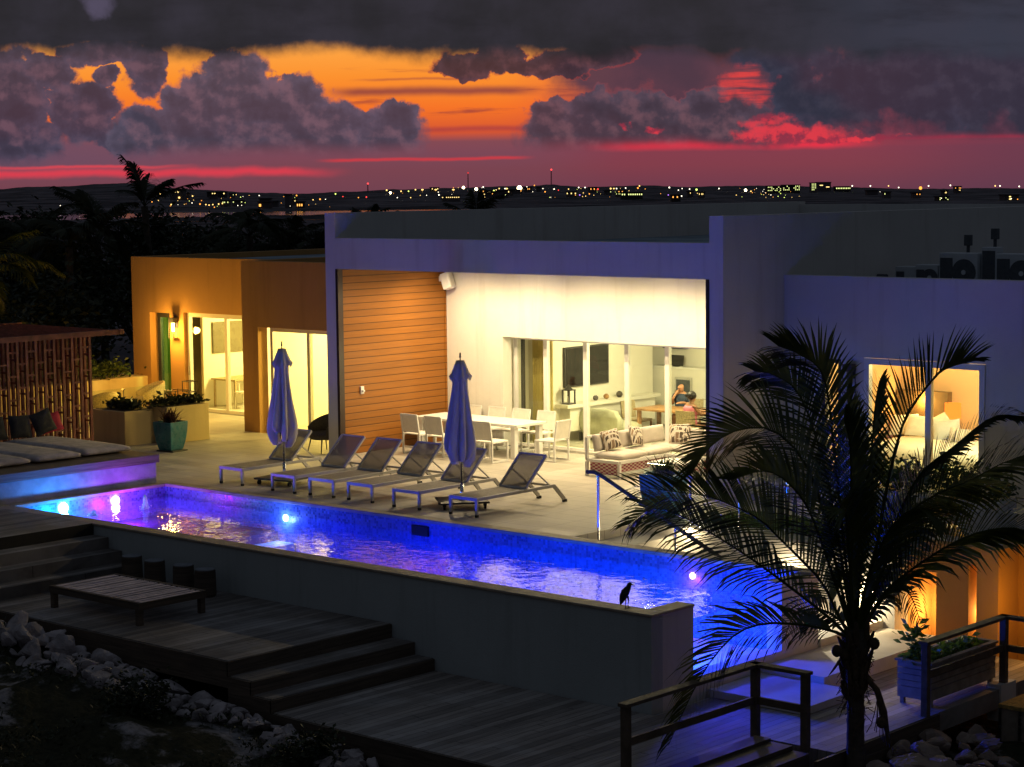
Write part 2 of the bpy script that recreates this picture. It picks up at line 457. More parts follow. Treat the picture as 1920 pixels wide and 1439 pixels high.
M['dmetal'] = pmat('dark_metal', (.04,.038,.036), .45, .15, 5, 0, 0, spec=.5)
M['rubber'] = pmat('black_rubber', (.012,.012,.013), .6, .1, 6, 0, 0)
M['sling'] = pmat('taupe_sling', (.22,.19,.16), .6, .12, 8, 300, .3)
def mesh_mat():
    m, out = newmat('open_weave_sling'); p = geo_pos()
    b = principled(mixc(noise_tex(p, 90., 2, .5), (.10,.088,.09), (.17,.155,.155)), .6)
    tl = nd('ShaderNodeBsdfTranslucent'); tl.inputs[0].default_value = (.14,.125,.125,1); tr = nd('ShaderNodeBsdfTransparent')
    m1 = nd('ShaderNodeMixShader'); m1.inputs[0].default_value = .3; S.nt.links.new(b.outputs[0], m1.inputs[1]); S.nt.links.new(tl.outputs[0], m1.inputs[2])
    m2 = nd('ShaderNodeMixShader'); m2.inputs[0].default_value = .12; S.nt.links.new(m1.outputs[0], m2.inputs[1]); S.nt.links.new(tr.outputs[0], m2.inputs[2]); S.nt.links.new(m2.outputs[0], out.inputs[0]); return m
M['mesh'] = mesh_mat()
M['slingw'] = pmat('white_sling', (.72,.69,.62), .6, .05, 8, 300, .3)
M['canvas'] = leafmat('cream_canvas', (.58,.54,.47), (.66,.62,.55), .85, .22, 2)
M['uph'] = pmat('oatmeal_upholstery', (.56,.51,.45), .85, .08, 4, 160, .3)
M['greyuph'] = pmat('grey_green_upholstery', (.42,.42,.30), .85, .1, 4, 120, .3)
M['linen'] = pmat('white_linen', (.80,.79,.74), .85, .05, 3, 60, .25)
M['mattress'] = pmat('worn_mattress_cover', (.46,.41,.40), .9, .22, 5, 60, .5)
M['navy'] = pmat('dark_navy_fabric', (.012,.013,.020), .85, .25, 6, 120, .4)
M['red'] = pmat('red_fabric', (.42,.025,.05), .8, .1, 6, 120, .3)
M['wicker'] = pmat('dark_wicker', (.075,.062,.05), .6, .35, 30, 160, .7)
M['wickery'] = pmat('tan_wicker', (.40,.32,.18), .6, .3, 30, 160, .7)
M['teak'] = pmat('teak_table', (.36,.19,.075), .45, .25, 6, 40, .2)
M['blackgl'] = pmat('black_glass', (.006,.006,.008), .08, .1, 3, 0, 0, spec=.6)
M['bluepot'] = pmat('glazed_teal_pot', (.045,.20,.245), .3, .2, 4, 25, .15, spec=.55)
M['soil'] = pmat('dark_soil', (.03,.022,.016), .95, .3, 8, 30, .5)
M['acwhite'] = pmat('ac_casing', (.55,.58,.60), .5, .08, 3, 0, 0)
M['acdark'] = pmat('ac_grille', (.08,.09,.10), .5, .15, 12, 0, 0)
M['concrete'] = pmat('bare_concrete', (.26,.26,.25), .85, .25, 2., 30, .4, spec=.2)
M['skin_a'] = pmat('tanned_skin', (.45,.22,.12), .5, .06, 6, 0, 0)
M['skin_b'] = pmat('brown_skin', (.30,.15,.08), .5, .06, 6, 0, 0)
M['hair'] = pmat('black_hair', (.010,.008,.008), .45, .2, 20, 120, .4)
M['shirt'] = pmat('navy_shirt', (.03,.045,.075), .85, .15, 6, 100, .3)
M['pink'] = pmat('pink_strap_top', (.62,.18,.25), .8, .1, 6, 100, .3)
M['bird'] = pmat('dark_plumage', (.022,.022,.026), .7, .35, 30, 120, .5)
M['glass'] = glassmat('window_glass', (.93,.95,.86), 1.45)
M['bglass'] = glassmat('balustrade_glass', (.90,.95,.93), 1.5, boost=1.0)
M['acryl'] = glassmat('pool_acrylic', (.93,.97,1.), 1.42, boost=.6)
M['frond'] = leafmat('palm_leaf', (.03,.045,.010), (.10,.12,.025), .40, .42)
M['frondfar'] = leafmat('far_palm_leaf', (.028,.036,.018), (.055,.06,.026), .6, .2)
M['leaf'] = leafmat('shrub_leaf', (.035,.06,.016), (.10,.14,.03), .45, .25, 6)
M['leafdark'] = leafmat('dark_leaf', (.016,.025,.010), (.045,.055,.02), .5, .15, 3)
M['leafred'] = leafmat('bronze_leaf', (.06,.022,.018), (.13,.05,.03), .5, .2, 6)
M['leafgreen'] = leafmat('fresh_leaf', (.05,.11,.015), (.13,.22,.03), .4, .3, 8)
M['bark'] = pmat('palm_bark', (.075,.06,.045), .9, .35, 7., 30, .7)
M['fibre'] = pmat('palm_fibre', (.085,.055,.03), .95, .4, 14., 60, .8)
M['rock'] = pmat('pale_limestone', (.34,.30,.30), .9, .4, 3., 18, .8, spec=.2)
M['rock2'] = pmat('tan_boulder', (.26,.20,.16), .85, .35, 2.5, 12, .6, spec=.25)

def tile_mat(name, c, size, groutc, var=.08, rough=.5, dims='xy', bumpy=.2):
    m, out = newmat(name); x, y, z = xyz(geo_pos())
    A = {'x': x, 'y': y, 'z': z}; a, b = A[dims[0]]/size[0], A[dims[1]]/size[1]
    wn = nd('ShaderNodeTexWhiteNoise'); wn.noise_dimensions = '2D'; S.nt.links.new(comb(a.floor(), b.floor(), 0.), wn.inputs['Vector'])
    r = S(wn.outputs['Value']); br = r*(2*var)+(1-var)
    cl = noise_tex(geo_pos(), 1.7, 5, .6)
    cc = mixc(cl.smooth(.3, .7), tuple(q*.88 for q in c), c)
    cc = mixc(1., cc, comb(br, br, br), 'MULTIPLY')
    ea = a.fract(); eb = b.fract(); g = min(.007, size[0]*.08)
    gm = (ea.min(1-ea)*size[0]).min(eb.min(1-eb)*size[1]).smooth(0, g*1.8, 1., 0.)
    cc = mixc(gm, cc, groutc)
    bb = principled(cc, r*.2+(rough-.1), 0, bump(1-gm+cl*.2, bumpy, .003), .45)
    S.nt.links.new(bb.outputs[0], out.inputs[0]); return m
M['tile'] = tile_mat('porcelain_paving', (.46,.42,.36), (.9,.45), (.17,.145,.12), .12, .5)
M['tilein'] = tile_mat('interior_floor_tile', (.62,.58,.50), (.8,.8), (.45,.42,.36), .04, .35)
M['mosaic'] = tile_mat('blue_glass_mosaic', (.09,.15,.40), (.05,.05), (.14,.18,.34), .42, .3, 'xz')
M['mosaicy'] = tile_mat('blue_glass_mosaic_side', (.14,.20,.42), (.05,.05), (.18,.22,.36), .42, .3, 'yz')
M['plaster'] = pmat('pool_plaster', (.70,.76,.82), .6, .10, 1.2, 30, .1)
def pattern_mat():
    m, out = newmat('patterned_fabric'); tc = nd('ShaderNodeTexCoord').outputs['Object']
    br = nd('ShaderNodeTexBrick'); S.nt.links.new(tc, br.inputs['Vector'])
    setin(br, 'Scale', 5.5); setin(br, 'Mortar Size', .05); br.offset = .35
    br.inputs['Color1'].default_value = (.06,.045,.04,1); br.inputs['Color2'].default_value = (.30,.20,.12,1); br.inputs['Mortar'].default_value = (.60,.54,.46,1)
    n = noise_tex(tc, 7., 2, .5)
    cc = mixc(n.smooth(.54, .6), br.outputs['Color'], (.58,.52,.45))
    b = principled(cc, .85); S.nt.links.new(b.outputs[0], out.inputs[0]); return m
M['pattern'] = pattern_mat()
def shadow_weave_mat():
    m, out = newmat('woven_shadow_base'); x, y, z = xyz(geo_pos())
    a = ((x+y)/.07).floor()+(z/.035).floor(); k = (a*.5).fract().smooth(.2, .3)
    cc = mixc(k, (.30,.035,.09), (.62,.52,.45))
    b = principled(cc, .7); S.nt.links.new(b.outputs[0], out.inputs[0]); return m
M['shadow_weave'] = shadow_weave_mat()
def water_mat(name, tint, sc1, st, dist, minf=.02):
    m, out = newmat(name); p = geo_pos(); x, y, z = xyz(p)
    v = comb(x*RTH.x*.55+y*RTH.y*.55, x*FWH.x*1.2+y*FWH.y*1.2, 0.)
    h = noise_tex(p, sc1, 2, .5, .6)*.65+noise_tex(p, sc1*2.6, 2, .5, .3)*.3+noise_tex(p, sc1*.35, 1, .5)*.5
    nr = bump(h, st, dist)
    t = nd('ShaderNodeBsdfTransparent'); t.inputs[0].default_value = (*tint, 1)
    g = nd('ShaderNodeBsdfGlossy'); g.inputs['Roughness'].default_value = .03; g.inputs[0].default_value = (.95,.97,1,1)
    S.nt.links.new(nr, g.inputs['Normal'])
    fr = nd('ShaderNodeFresnel'); fr.inputs[0].default_value = 1.4; S.nt.links.new(nr, fr.inputs['Normal'])
    mx = nd('ShaderNodeMixShader'); S.nt.links.new(S(fr.outputs[0]).max(minf).k, mx.inputs[0])
    S.nt.links.new(t.outputs[0], mx.inputs[1]); S.nt.links.new(g.outputs[0], mx.inputs[2]); S.nt.links.new(mx.outputs[0], out.inputs[0])
    return m
M['water'] = water_mat('pool_water', (.55,.80,1.), 2.6, .42, .045)
def lagoon_mat():
    m, out = newmat('lagoon_water'); p = geo_pos()
    b = principled((.01,.013,.02), .12, 0, bump(noise_tex(p, .6, 3, .5), .15, .05), .5); S.nt.links.new(b.outputs[0], out.inputs[0]); return m
M['lagoon'] = lagoon_mat()
def ground_mat():
    m, out = newmat('scrub_ground'); p = geo_pos(); x, y, z = xyz(p)
    d = (x*x+y*y)._m('SQRT')
    n = noise_tex(p, .9, 7, .65); n2 = noise_tex(p, 9., 5, .6)
    dirt = mixc(n2.smooth(.3, .7), (.016,.018,.008), (.045,.042,.022))
    rockc = mixc(n2.smooth(.25, .75), (.13,.12,.12), (.36,.33,.33))
    near = mixc(n.smooth(.53, .62), dirt, rockc)
    farn = noise_tex(p, .02, 6, .65)
    farc = mixc(farn.smooth(.35, .65), (.04,.04,.045), (.22,.19,.20))  # far land lightened in its colour in place of haze
    cc = mixc(d.smooth(45., 80.), near, farc)
    b = principled(cc, .95, 0, bump(n2, .7, .05), .15); S.nt.links.new(b.outputs[0], out.inputs[0]); return m
M['ground'] = ground_mat()

# ------------------------------------------------------------------ terrain
ridge = [(-700,352),(-200,354),(0,355),(60,351),(150,350),(190,347),(240,345),(285,343),(310,351),(345,354),(400,357),(470,361),(560,364),(640,361),(740,357),(860,353),(960,350),(1010,348),(1030,345.5),(1060,349),(1100,352),(1200,349),(1280,350),(1380,349),(1480,349),(1600,352),(1700,354),(1920,353),(2200,353),(2700,354)]
def ridge_z(u, D):
    for (a, ya), (b, yb) in zip(ridge, ridge[1:]):
        if a <= u <= b:
            y = ya+(yb-ya)*(u-a)/(b-a); break
    else: y = 353
    hz = 343-.0108*(u-960)
    return 6+(hz-y)/3880*D
def ground_z(x, y):
    d = math.hypot(x, y)
    fz = x*FWH.x+y*FWH.y; rz = x*RTH.x+y*RTH.y
    if d < 70:
        z = -2.25
        if y < 19.05:
            k = min(1, (19.05-y)/1.2)
            front = -.86-.10*max(0, x+27)-.02*max(0, 19-y)*2
            front = max(front, -1.95)
            n = noise.noise((x*.8, y*.8, 1.))*.22+noise.noise((x*2.6, y*2.6, 4.))*.09+noise.noise((x*7, y*7, 2.))*.03
            if x < -14.3: z = front-.22*(1-k)+n*k
            else: z = -2.0+n*.5
        elif x > -14.2: z = -1.98+noise.noise((x*1.5, y*1.5, 3.))*.12
        if x < -46.2 and y > 19: z = -.35+noise.noise((x*.5, y*.5, 3.))*.2
        elif y > 50.2: z = -.5
        if d > 55: z += (-.8-z)*min(1, (d-55)/15)
        return z
    t = min(1, (d-70)/830)
    z = -.8-8.4*t**.7
    if 985 < d < 1215: z = -9.7
    if d < 985: z += max(0, noise.noise((x*.03, y*.03, 0.)))*1.2
    if 930 < d < 990:
        z = -9.3+max(0, noise.noise((rz*.012, 5., d*.004))+.18)*4.2+noise.noise((rz*.08, 2., 3.))*.9
    if d >= 1215:
        u = 960+3880*rz/max(1, fz)
        zr = ridge_z(u, 2600) if fz > 300 else -3
        t = min(1, (d-1215)/1385)
        rough = noise.noise((rz*.02, d*.01, 7.))*1.8+noise.noise((rz*.09, d*.02, 9.))*.8+abs(noise.noise((rz*.3, 3., d*.01)))*1.0
        z = -9.0+(zr+9.0)*t**1.15+rough*(.35+.4*t)+(1.0 if d < 1500 else 0)
        if d > 2650: z -= (d-2650)*.08
    return z
def make_ground():
    rs = []; r = 6.
    while r < 70: rs.append(r); r += .38 if r < 33 else 1.5
    while r < 3000: rs.append(r); r *= 1.035
    rs += [2600, 2640, 2900, 3300]; rs = sorted(set(rs))
    base = math.atan2(FWH.y, FWH.x)
    an = [base+R(a*.1) for a in range(-185, 186)]+[base+R(18.5+k*(360-37)/60) for k in range(1, 60)]
    n = len(an); vs = []; fs = []
    for r in rs:
        for a in an:
            x = r*math.cos(a); y = r*math.sin(a); vs.append((x, y, ground_z(x, y)))
    for i in range(len(rs)-1):
        for k in range(n):
            a0 = i*n+k; a1 = i*n+(k+1) % n; fs.append((a0, a1, a1+n, a0+n))
    b = len(vs); vs.append((0, 0, -2.2))
    for k in range(n): fs.append((b, (k+1) % n, k))
    mb = MB(); mb.v = vs; mb.f = fs
    o = mb.build('ground', M['ground'], smooth=True); o['kind'] = 'structure'
make_ground()
mb = MB(); mb.lathe([(900., -9.0), (1330., -9.0)], seg=90, caps=False)
mb.build('lagoon_water', M['lagoon'])['kind'] = 'structure'

def struct(name, mb, m, **k):
    o = mb.build(name, m, **k); o['kind'] = 'structure'; return o
# ------------------------------------------------------------------ paving and timber decks
struct('paved_terrace', MB().box(-46,-22.4, 26.62,33.29, -.6,0).box(-46,-33.12, 22.4,26.62, -.6,-.001).box(-38.55+4.93,-22.4, 33.29,34.95, -.6,0).box(-46,-38.56, 33.29,35.44, -.6,0).box(-22.4,-17.24, 28.62,33.5, -.3,0), M['tile'])
struct('timber_deck', MB().box(-40,-30.1, 19.1,22.39, -.35,0).box(-30.1,-29.67, 19.1,22.39, -.6,-.21).box(-29.67,-29.3, 19.1,22.39, -.8,-.41).box(-29.3,-28.9, 19.1,22.39, -.9,-.61).box(-28.9,-22.58, 19.1,22.39, -1.1,-.81), M['deck'])
struct('deck_steps', MB().box(-22.58,-22.08, 19.1,22.39, -1.3,-1.03).box(-22.08,-21.66, 19.1,22.39, -1.5,-1.23), M['deck'])
struct('lower_timber_deck', MB().box(-21.66,-15.5, 19.1,22.39, -1.7,-1.42).box(-17.4,-14.43, 22.39,28.6, -1.7,-1.42), M['deckx'])
struct('deck_fascia', MB().box(-28.9,-22.56, 19.06,19.1, -1.2,-.82).box(-22.56,-22.06, 19.06,19.1, -1.5,-1.04).box(-22.06,-21.64, 19.06,19.1, -1.6,-1.24).box(-21.64,-15.5, 19.06,19.1, -1.85,-1.43).box(-14.43,-14.39, 21.9,25.0, -1.9,-1.43).box(-22.58,-22.55, 19.06,22.39, -1.03,-.82).box(-22.08,-22.055, 19.06,22.39, -1.23,-1.04).box(-21.66,-21.635, 19.06,22.39, -1.42,-1.24), M['dtimber'])
struct('stone_steps', MB().box(-22.4,-21.66, 26.62,28.44, -.9,-.16).box(-21.66,-20.9, 26.62,28.44, -.9,-.33).box(-20.9,-20.1, 26.62,28.44, -1.2,-.52).box(-20.1,-19.3, 26.62,28.44, -1.3,-.72).box(-19.3,-18.5, 26.62,28.44, -1.4,-.92).box(-18.5,-17.42, 26.62,28.44, -1.6,-1.08).box(-17.42,-16.3, 25.0,28.44, -1.41,-1.2).box(-17.42,-15.75, 23.7,25.0, -1.41,-1.3), pmat('pale_step_stone', (.56,.53,.47), .7, .08, 2., 40, .2))

# ------------------------------------------------------------------ swimming pool
pool = thing('swimming_pool', 'long raised swimming pool lit blue and violet with grey outer wall and clear end panel', 'swimming pool', (-25.2, 22.4, 0))
P = dict(parent=pool, world=True)
MB().box(-33.2,-17.45, 22.40,22.66, -2.3,-.04).build('outer_wall', M['render'], **P)
MB().box(-17.72,-17.45, 22.66,23.38, -2.3,-.04).box(-17.72,-17.45, 25.60,26.6, -2.3,-.04).box(-17.72,-17.45, 23.38,25.60, -2.3,-1.08).build('end_wall', M['stucco'], **P)
MB().box(-33.05,-17.42, 22.37,22.70, -.04,.0).box(-17.74,-17.42, 22.70,23.38, -.04,.0).box(-33.14,-17.42, 26.33,26.62, -.06,.006).box(-33.14,-32.96, 22.70,26.33, -.06,.004).build('coping', M['coping'], bevel=.012, **P)
MB().box(-17.62,-17.55, 23.38,25.60, -1.08,.07).build('clear_panel', M['acryl'], **P)
MB().box(-33.1,-17.5, 22.66,26.5, -1.6,-1.32).build('basin', M['plaster'], **P)
MB().box(-33.0,-29.6, 22.67,26.34, -1.32,-.62).build('shallow_shelf', tile_mat('dark_shelf_tile', (.07,.07,.16), (.3,.3), (.10,.10,.16), .2, .4), **P)
for a, b, z in ((-29.6,-29.1,-.80),(-29.1,-28.6,-.98),(-28.6,-28.1,-1.15)):
    MB().box(a, b, 22.67,26.34, -1.32, z).build('underwater_step', M['plaster'], bevel=.02, **P)
MB().box(-33.0,-17.72, 26.35,26.5, -1.32,-.06).build('tile_wall', M['mosaic'], **P)
MB().box(-33.15,-33.0, 22.66,26.35, -1.32,-.06).build('side_tile_wall', M['mosaicy'], **P)
MB().box(-32.98,-17.72, 22.655,22.672, -1.32,-.06).build('inner_lining', M['plaster'], **P)
MB().box(-25.95,-25.55, 26.30,26.36, -.30,-.12).build('skimmer_opening', M['rubber'], **P)
CY = (.05,.45,1.); MG = (.45,.06,1.); BL = (.02,.10,1.); WH = (.45,.6,1.)
def plight(x, y, z, c, r, s, ax):
    mb = MB()
    if ax == 'x': mb.tube([(x, y, z), (x+.025, y, z)], r, 20)
    else: mb.tube([(x, y, z), (x, y+.025*(1 if ax == 'y' else -1), z)], r, 20)
    mb.build('pool_light', emit('pool_lamp_%d' % len(bpy.data.materials), c, s), **P)
plight(-32.995, 23.84, -.19, (.25,.75,1.), .10, 60, 'x')
plight(-32.995, 25.09, -.20, (.75,.45,1.), .085, 45, 'x')
plight(-29.35, 26.345, -.34, (.5,.65,1.), .07, 16, 'y2')
plight(-19.67, 26.345, -.31, (1.,.35,.9), .05, 18, 'y2')
wt = MB().quad((-33.0,22.67,-.27), (-17.62,22.67,-.27), (-17.62,26.35,-.27), (-33.0,26.35,-.27)).build('pool_water', M['water']); wt['kind'] = 'structure'
# bubblers on the shallow shelf
def bubbler(x, y, h, label):
    mb = MB(); random.seed(int(h*100))
    mb.lathe([(.085,0),(.07,.03),(.045,h*.45),(.035,h*.8),(.012,h)], (0,0,0), 14, lambda r, z, th, i: (r*(1+.35*noise.noise((math.cos(th)*2, math.sin(th)*2, z*9))), z*(1+.12*math.sin(3*th))))
    for k in range(16):
        a = random.uniform(0, 6.28); q = random.uniform(.05, .16); mb.ball((q*math.cos(a), q*math.sin(a), random.uniform(0, h*.5)*(1-q*4 if q < .2 else .1)+.005), random.uniform(.006, .014), 6, 4)
    o = mb.build('fountain_jet', M['foam'], loc=(x, y, -.268), smooth=True); tag(o, label, 'fountain jet', 'fountain jets in the pool')
M['foam'] = leafmat('white_foam', (.85,.88,.92), (.95,.95,.98), .3, .6)
bubbler(-32.02, 25.07, .26, 'taller white fountain jet rising from the violet lit pool water')
bubbler(-32.13, 23.92, .10, 'low white fountain bubble beside the cyan pool light')

# ------------------------------------------------------------------ the house
house = thing('beach_house', 'low white flat roofed beach house with open lit patio and timber side wall', 'house', (-28.2, 31.5, 0))
H = dict(parent=house, world=True)
ST, SI = M['stucco'], M['stucco_in']
MB().box(-33.62,-33.30, 31.5,50, -.3,5.38).build('side_wall', ST, **H)
MB().box(-23.12,-22.80, 31.5,50, -1.5,5.34).build('side_wall', ST, **H)
MB().box(-33.30,-23.12, 31.5,31.82, 4.15,4.83).build('fascia', ST, **H)
MB().box(-33.30,-23.12, 31.82,49.7, 4.152,4.55).build('roof', M['roofm'], **H)
MB().box(-33.30,-23.12, 49.7,50, 4.0,5.30).build('parapet', ST, **H)
MB().box(-33.30,-33.245, 31.64,34.955, 0.003,4.15).build('timber_wall', M['clad'], **H)
MB().box(-33.30,-33.225, 31.49,31.64, 0,4.15).build('corner_trim', M['trim'], **H)
MB().box(-33.30,-33.225, 34.90,34.957, 0,4.15).build('corner_trim', M['clad'], **H)
MB().box(-23.20,-23.12, 31.49,31.62, 0,4.15).build('corner_trim', M['trim'], **H)
MB().box(-33.30,-31.48, 34.96,35.26, 0,4.15).box(-31.48,-23.12, 34.96,35.26, 2.51,4.15).build('patio_wall', ST, **H)
# living room shell
MB().box(-31.8,-23.12, 35.262,41.0, -.2,.004).build('floor', M['tilein'], **H)
MB().box(-31.95,-31.75, 35.262,40.6, 0.004,2.76).box(-31.75,-31.0, 36.15,39.9, .004,2.76).box(-31.95,-23.12, 40.6,40.8, .004,2.76).box(-23.32,-23.12, 35.262,40.6, .004,2.76).build('interior_wall', SI, **H)
MB().box(-31.95,-23.12, 35.262,40.8, 2.76,2.9).build('ceiling', SI, **H)
# patio sliding doors
df = MB()
for x in (-31.45,-30.55,-29.38,-28.2,-27.09,-25.95,-24.8,-23.75):
    df.box(x-.055, x+.055, 35.36,35.46, .02,2.5)
df.box(-31.5,-23.4, 35.35,35.47, 2.44,2.52).box(-31.5,-23.4, 35.35,35.47, .004,.05)
dr = df.build('sliding_door', M['wmetal'], **H)
xs = (-31.45,-30.55,-29.38,-28.2,-27.09,-25.95,-24.8,-23.75)
for a, b in zip(xs, xs[1:]):
    MB().box(a+.056, b-.056, 35.405,35.415, .051,2.439).build('pane', M['glass'], parent=dr, world=True)
MB().box(-31.41,-31.33, 35.5,35.56, .01,2.45).build('door_jamb', M['dmetal'], **H)
cu = MB(); n = 60
for i in range(n+1):
    x = -31.3+.62*i/n; y = 35.78+.05*math.sin(i*1.25); cu.v += [(x, y, .02), (x, y, 2.7)]
for i in range(n): cu.f.append((2*i, 2*i+2, 2*i+3, 2*i+1))
cu.build('curtain', leafmat('sheer_curtain', (.62,.52,.22), (.70,.60,.30), .8, .5), smooth=True, **H)
# left wing, nearer block
MB().box(-38.55,-37.98, 33.3,33.6, -.3,4.18).box(-37.98,-34.2, 33.3,33.6, 2.58,4.18).box(-34.2,-33.62, 33.3,33.6, -.3,4.18).box(-38.55,-38.25, 33.6,50, -.3,4.18).build('wing_wall', M['warm_lit'], **H)
MB().box(-38.25,-33.62, 33.6,50, 3.7,4.02).build('roof', M['roofm'], **H)
MB().box(-38.25,-33.62, 33.602,38.7, -.2,.004).build('floor', M['tilein'], **H)
MB().box(-38.25,-38.2, 33.75,38.6, .004,2.8).box(-38.2,-33.7, 38.5,38.6, .004,2.8).box(-33.7,-33.62, 33.75,38.5, .004,2.8).build('interior_wall', SI, **H)
MB().box(-38.2,-33.7, 33.75,38.5, 2.8,2.95).build('ceiling', SI, **H)
def sliding(x0, x1, y, z1, muls, name='sliding_door'):
    f = MB(); t = .09
    f.box(x0, x0+t, y, y+.1, .004, z1).box(x1-t, x1, y, y+.1, .004, z1).box(x0+t, x1-t, y, y+.1, z1-.11, z1).box(x0+t, x1-t, y, y+.1, .004, .09)
    for mx in muls: f.box(mx-.05, mx+.05, y, y+.1, .09, z1-.11)
    d = f.build(name, M['wmetal'], **H); e = [x0+t]+[q for mx in muls for q in (mx-.05, mx+.05)]+[x1-t]
    for a, b in zip(e[::2], e[1::2]):
        MB().box(a+.001, b-.001, y+.045,y+.055, .091, z1-.111).build('pane', M['glass'], parent=d, world=True)
    MB().box(x0+.03, x0+.055, y-.04,y, .95,1.2).build('handle', M['steel'], parent=d, world=True)
sliding(-37.9,-34.21, 33.62, 2.57, (-36.54,))
# left wing, farther block
MB().box(-45.6,-44.85, 35.45,35.75, -.3,4.1).box(-44.85,-44.0, 35.45,35.75, -.3,.35).box(-44.85,-44.0, 35.45,35.75, 2.6,4.1).box(-44.0,-43.42, 35.45,35.75, -.3,4.1).box(-43.42,-38.56, 35.45,35.75, 2.64,4.1).box(-45.6,-45.3, 35.75,50, -.3,4.1).build('wing_wall', M['warm_lit'], **H)
MB().box(-45.3,-38.56, 35.75,50, 3.6,3.95).build('roof', M['roofm'], **H)
MB().box(-45.3,-38.56, 35.752,39.7, -.2,.004).build('floor', M['tilein'], **H)
MB().box(-45.3,-38.56, 39.5,39.7, .004,2.8).box(-43.75,-43.65, 36.3,39.5, .004,2.8).box(-45.3,-45.2, 35.76,39.5, .004,2.8).box(-38.66,-38.56, 35.76,39.5, .004,2.8).build('interior_wall', SI, **H)
MB().box(-45.3,-38.56, 35.76,39.7, 2.8,2.95).build('ceiling', SI, **H)
sliding(-43.4,-38.6, 35.56, 2.63, (-41.83,-40.2))
wf = MB().box(-44.66,-44.54, 35.56,35.66, .36,2.58).box(-44.1,-44.02, 35.56,35.66, .36,2.58).box(-44.54,-44.1, 35.56,35.66, 2.47,2.58).box(-44.54,-44.1, 35.56,35.66, .36,.44).build('window_frame', M['dmetal'], **H)
MB().box(-44.538,-44.102, 35.6,35.61, .441,2.469).build('pane', glassmat('tinted_glass', (.62,.85,.66), 1.5), parent=wf, world=True)
cu = MB(); n = 40
for i in range(n+1):
    x = -44.62+.35*i/n; y = 35.86+.04*math.sin(i*1.3); cu.v += [(x, y, .05), (x, y, 2.7)]
for i in range(n): cu.f.append((2*i, 2*i+2, 2*i+3, 2*i+1))
cu.build('curtain', leafmat('green_curtain', (.30,.36,.20), (.36,.42,.24), .8, .4), smooth=True, **H)
# right wing (bedroom)
MB().box(-22.8,-21.95, 33.52,33.82, -.6,4.16).box(-21.95,-21.5, 33.52,33.82, -.6,.3).box(-21.95,-21.5, 33.52,33.82, 2.58,4.16).box(-21.5,-20.99, 33.52,33.82, -.6,4.16).box(-20.99,-18.43, 33.52,33.82, 2.64,4.16).box(-20.99,-18.43, 33.52,33.82, -.6,.004).box(-18.43,-9, 33.52,33.82, -.6,4.16).build('wing_wall', ST, **H)
MB().box(-22.8,-9, 33.82,50, 3.4,3.7).build('roof', M['roofm'], **H)
MB().box(-22.8,-17.3, 33.822,37.9, -.2,.006).build('floor', M['tilein'], **H)
MB().box(-22.8,-17.3, 37.7,37.9, .006,2.85).box(-22.8,-22.7, 33.83,37.7, .006,2.85).box(-17.4,-17.3, 33.83,37.7, .006,2.85).build('interior_wall', pmat('lamplit_peach', (.78,.52,.30), .8, .04, 1, 50, .05), **H)  # orange bedside lamp glow deepened into the wall colour
MB().box(-22.8,-17.3, 33.83,37.9, 2.85,3.0).build('ceiling', SI, **H)
def window(x0, x1, y, z0, z1, muls, mat, t):
    f = MB().box(x0, x0+t, y, y+.1, z0, z1).box(x1-t, x1, y, y+.1, z0, z1).box(x0+t, x1-t, y, y+.1, z1-t, z1).box(x0+t, x1-t, y, y+.1, z0, z0+t)
    for mx in muls: f.box(mx-.06, mx+.06, y, y+.1, z0+t, z1-t)
    w_ = f.build('window_frame', mat, **H); e = [x0+t]+[q for mx in muls for q in (mx-.06, mx+.06)]+[x1-t]
    for a, b in zip(e[::2], e[1::2]):
        MB().box(a+.001, b-.001, y+.045, y+.055, z0+t+.001, z1-t-.001).build('pane', M['glass'], parent=w_, world=True)
window(-20.98,-18.44, 33.50, .01, 2.63, (-19.6,), M['wmetal'], .11)
window(-21.94,-21.51, 33.54, .31, 2.57, (), M['dmetal'], .07)
# terrace retaining walls to the right of the pool, with lit slots
rw = thing('retaining_wall', 'cream retaining wall beside the pool steps with glowing orange slots', 'wall', (-17.2, 28.6, -1.4))
MB().box(-22.4,-17.22, 28.45,28.62, -2.2,.0).box(-17.39,-17.22, 28.62,28.85, -2.2,0).build('wall', ST, parent=rw, world=True)
MB().box(-16.7,-16.12, 28.85,29.1, -2.3,.2).box(-15.98,-15.6, 28.85,29.1, -2.3,.2).box(-17.22,-16.7, 28.85,29.1, -.28,.2).box(-16.12,-15.98, 28.85,29.1, -.08,.2).box(-15.78,-15.6, 29.1,29.6, -2.3,.2).box(-15.6,-9, 29.5,29.7, -2.3,.2).box(-17.22,-15.78, 29.6,29.8, -2.3,.2).box(-17.34,-17.22, 28.851,29.8, -2.3,.2).build('slotted_wall', M['warm_lit'], parent=rw, world=True)
struct('upper_terrace', MB().box(-17.22,-9, 29.81,33.5, -.3,.199).box(-17.22,-15.79, 29.11,29.6, .12,.2), M['tile'])
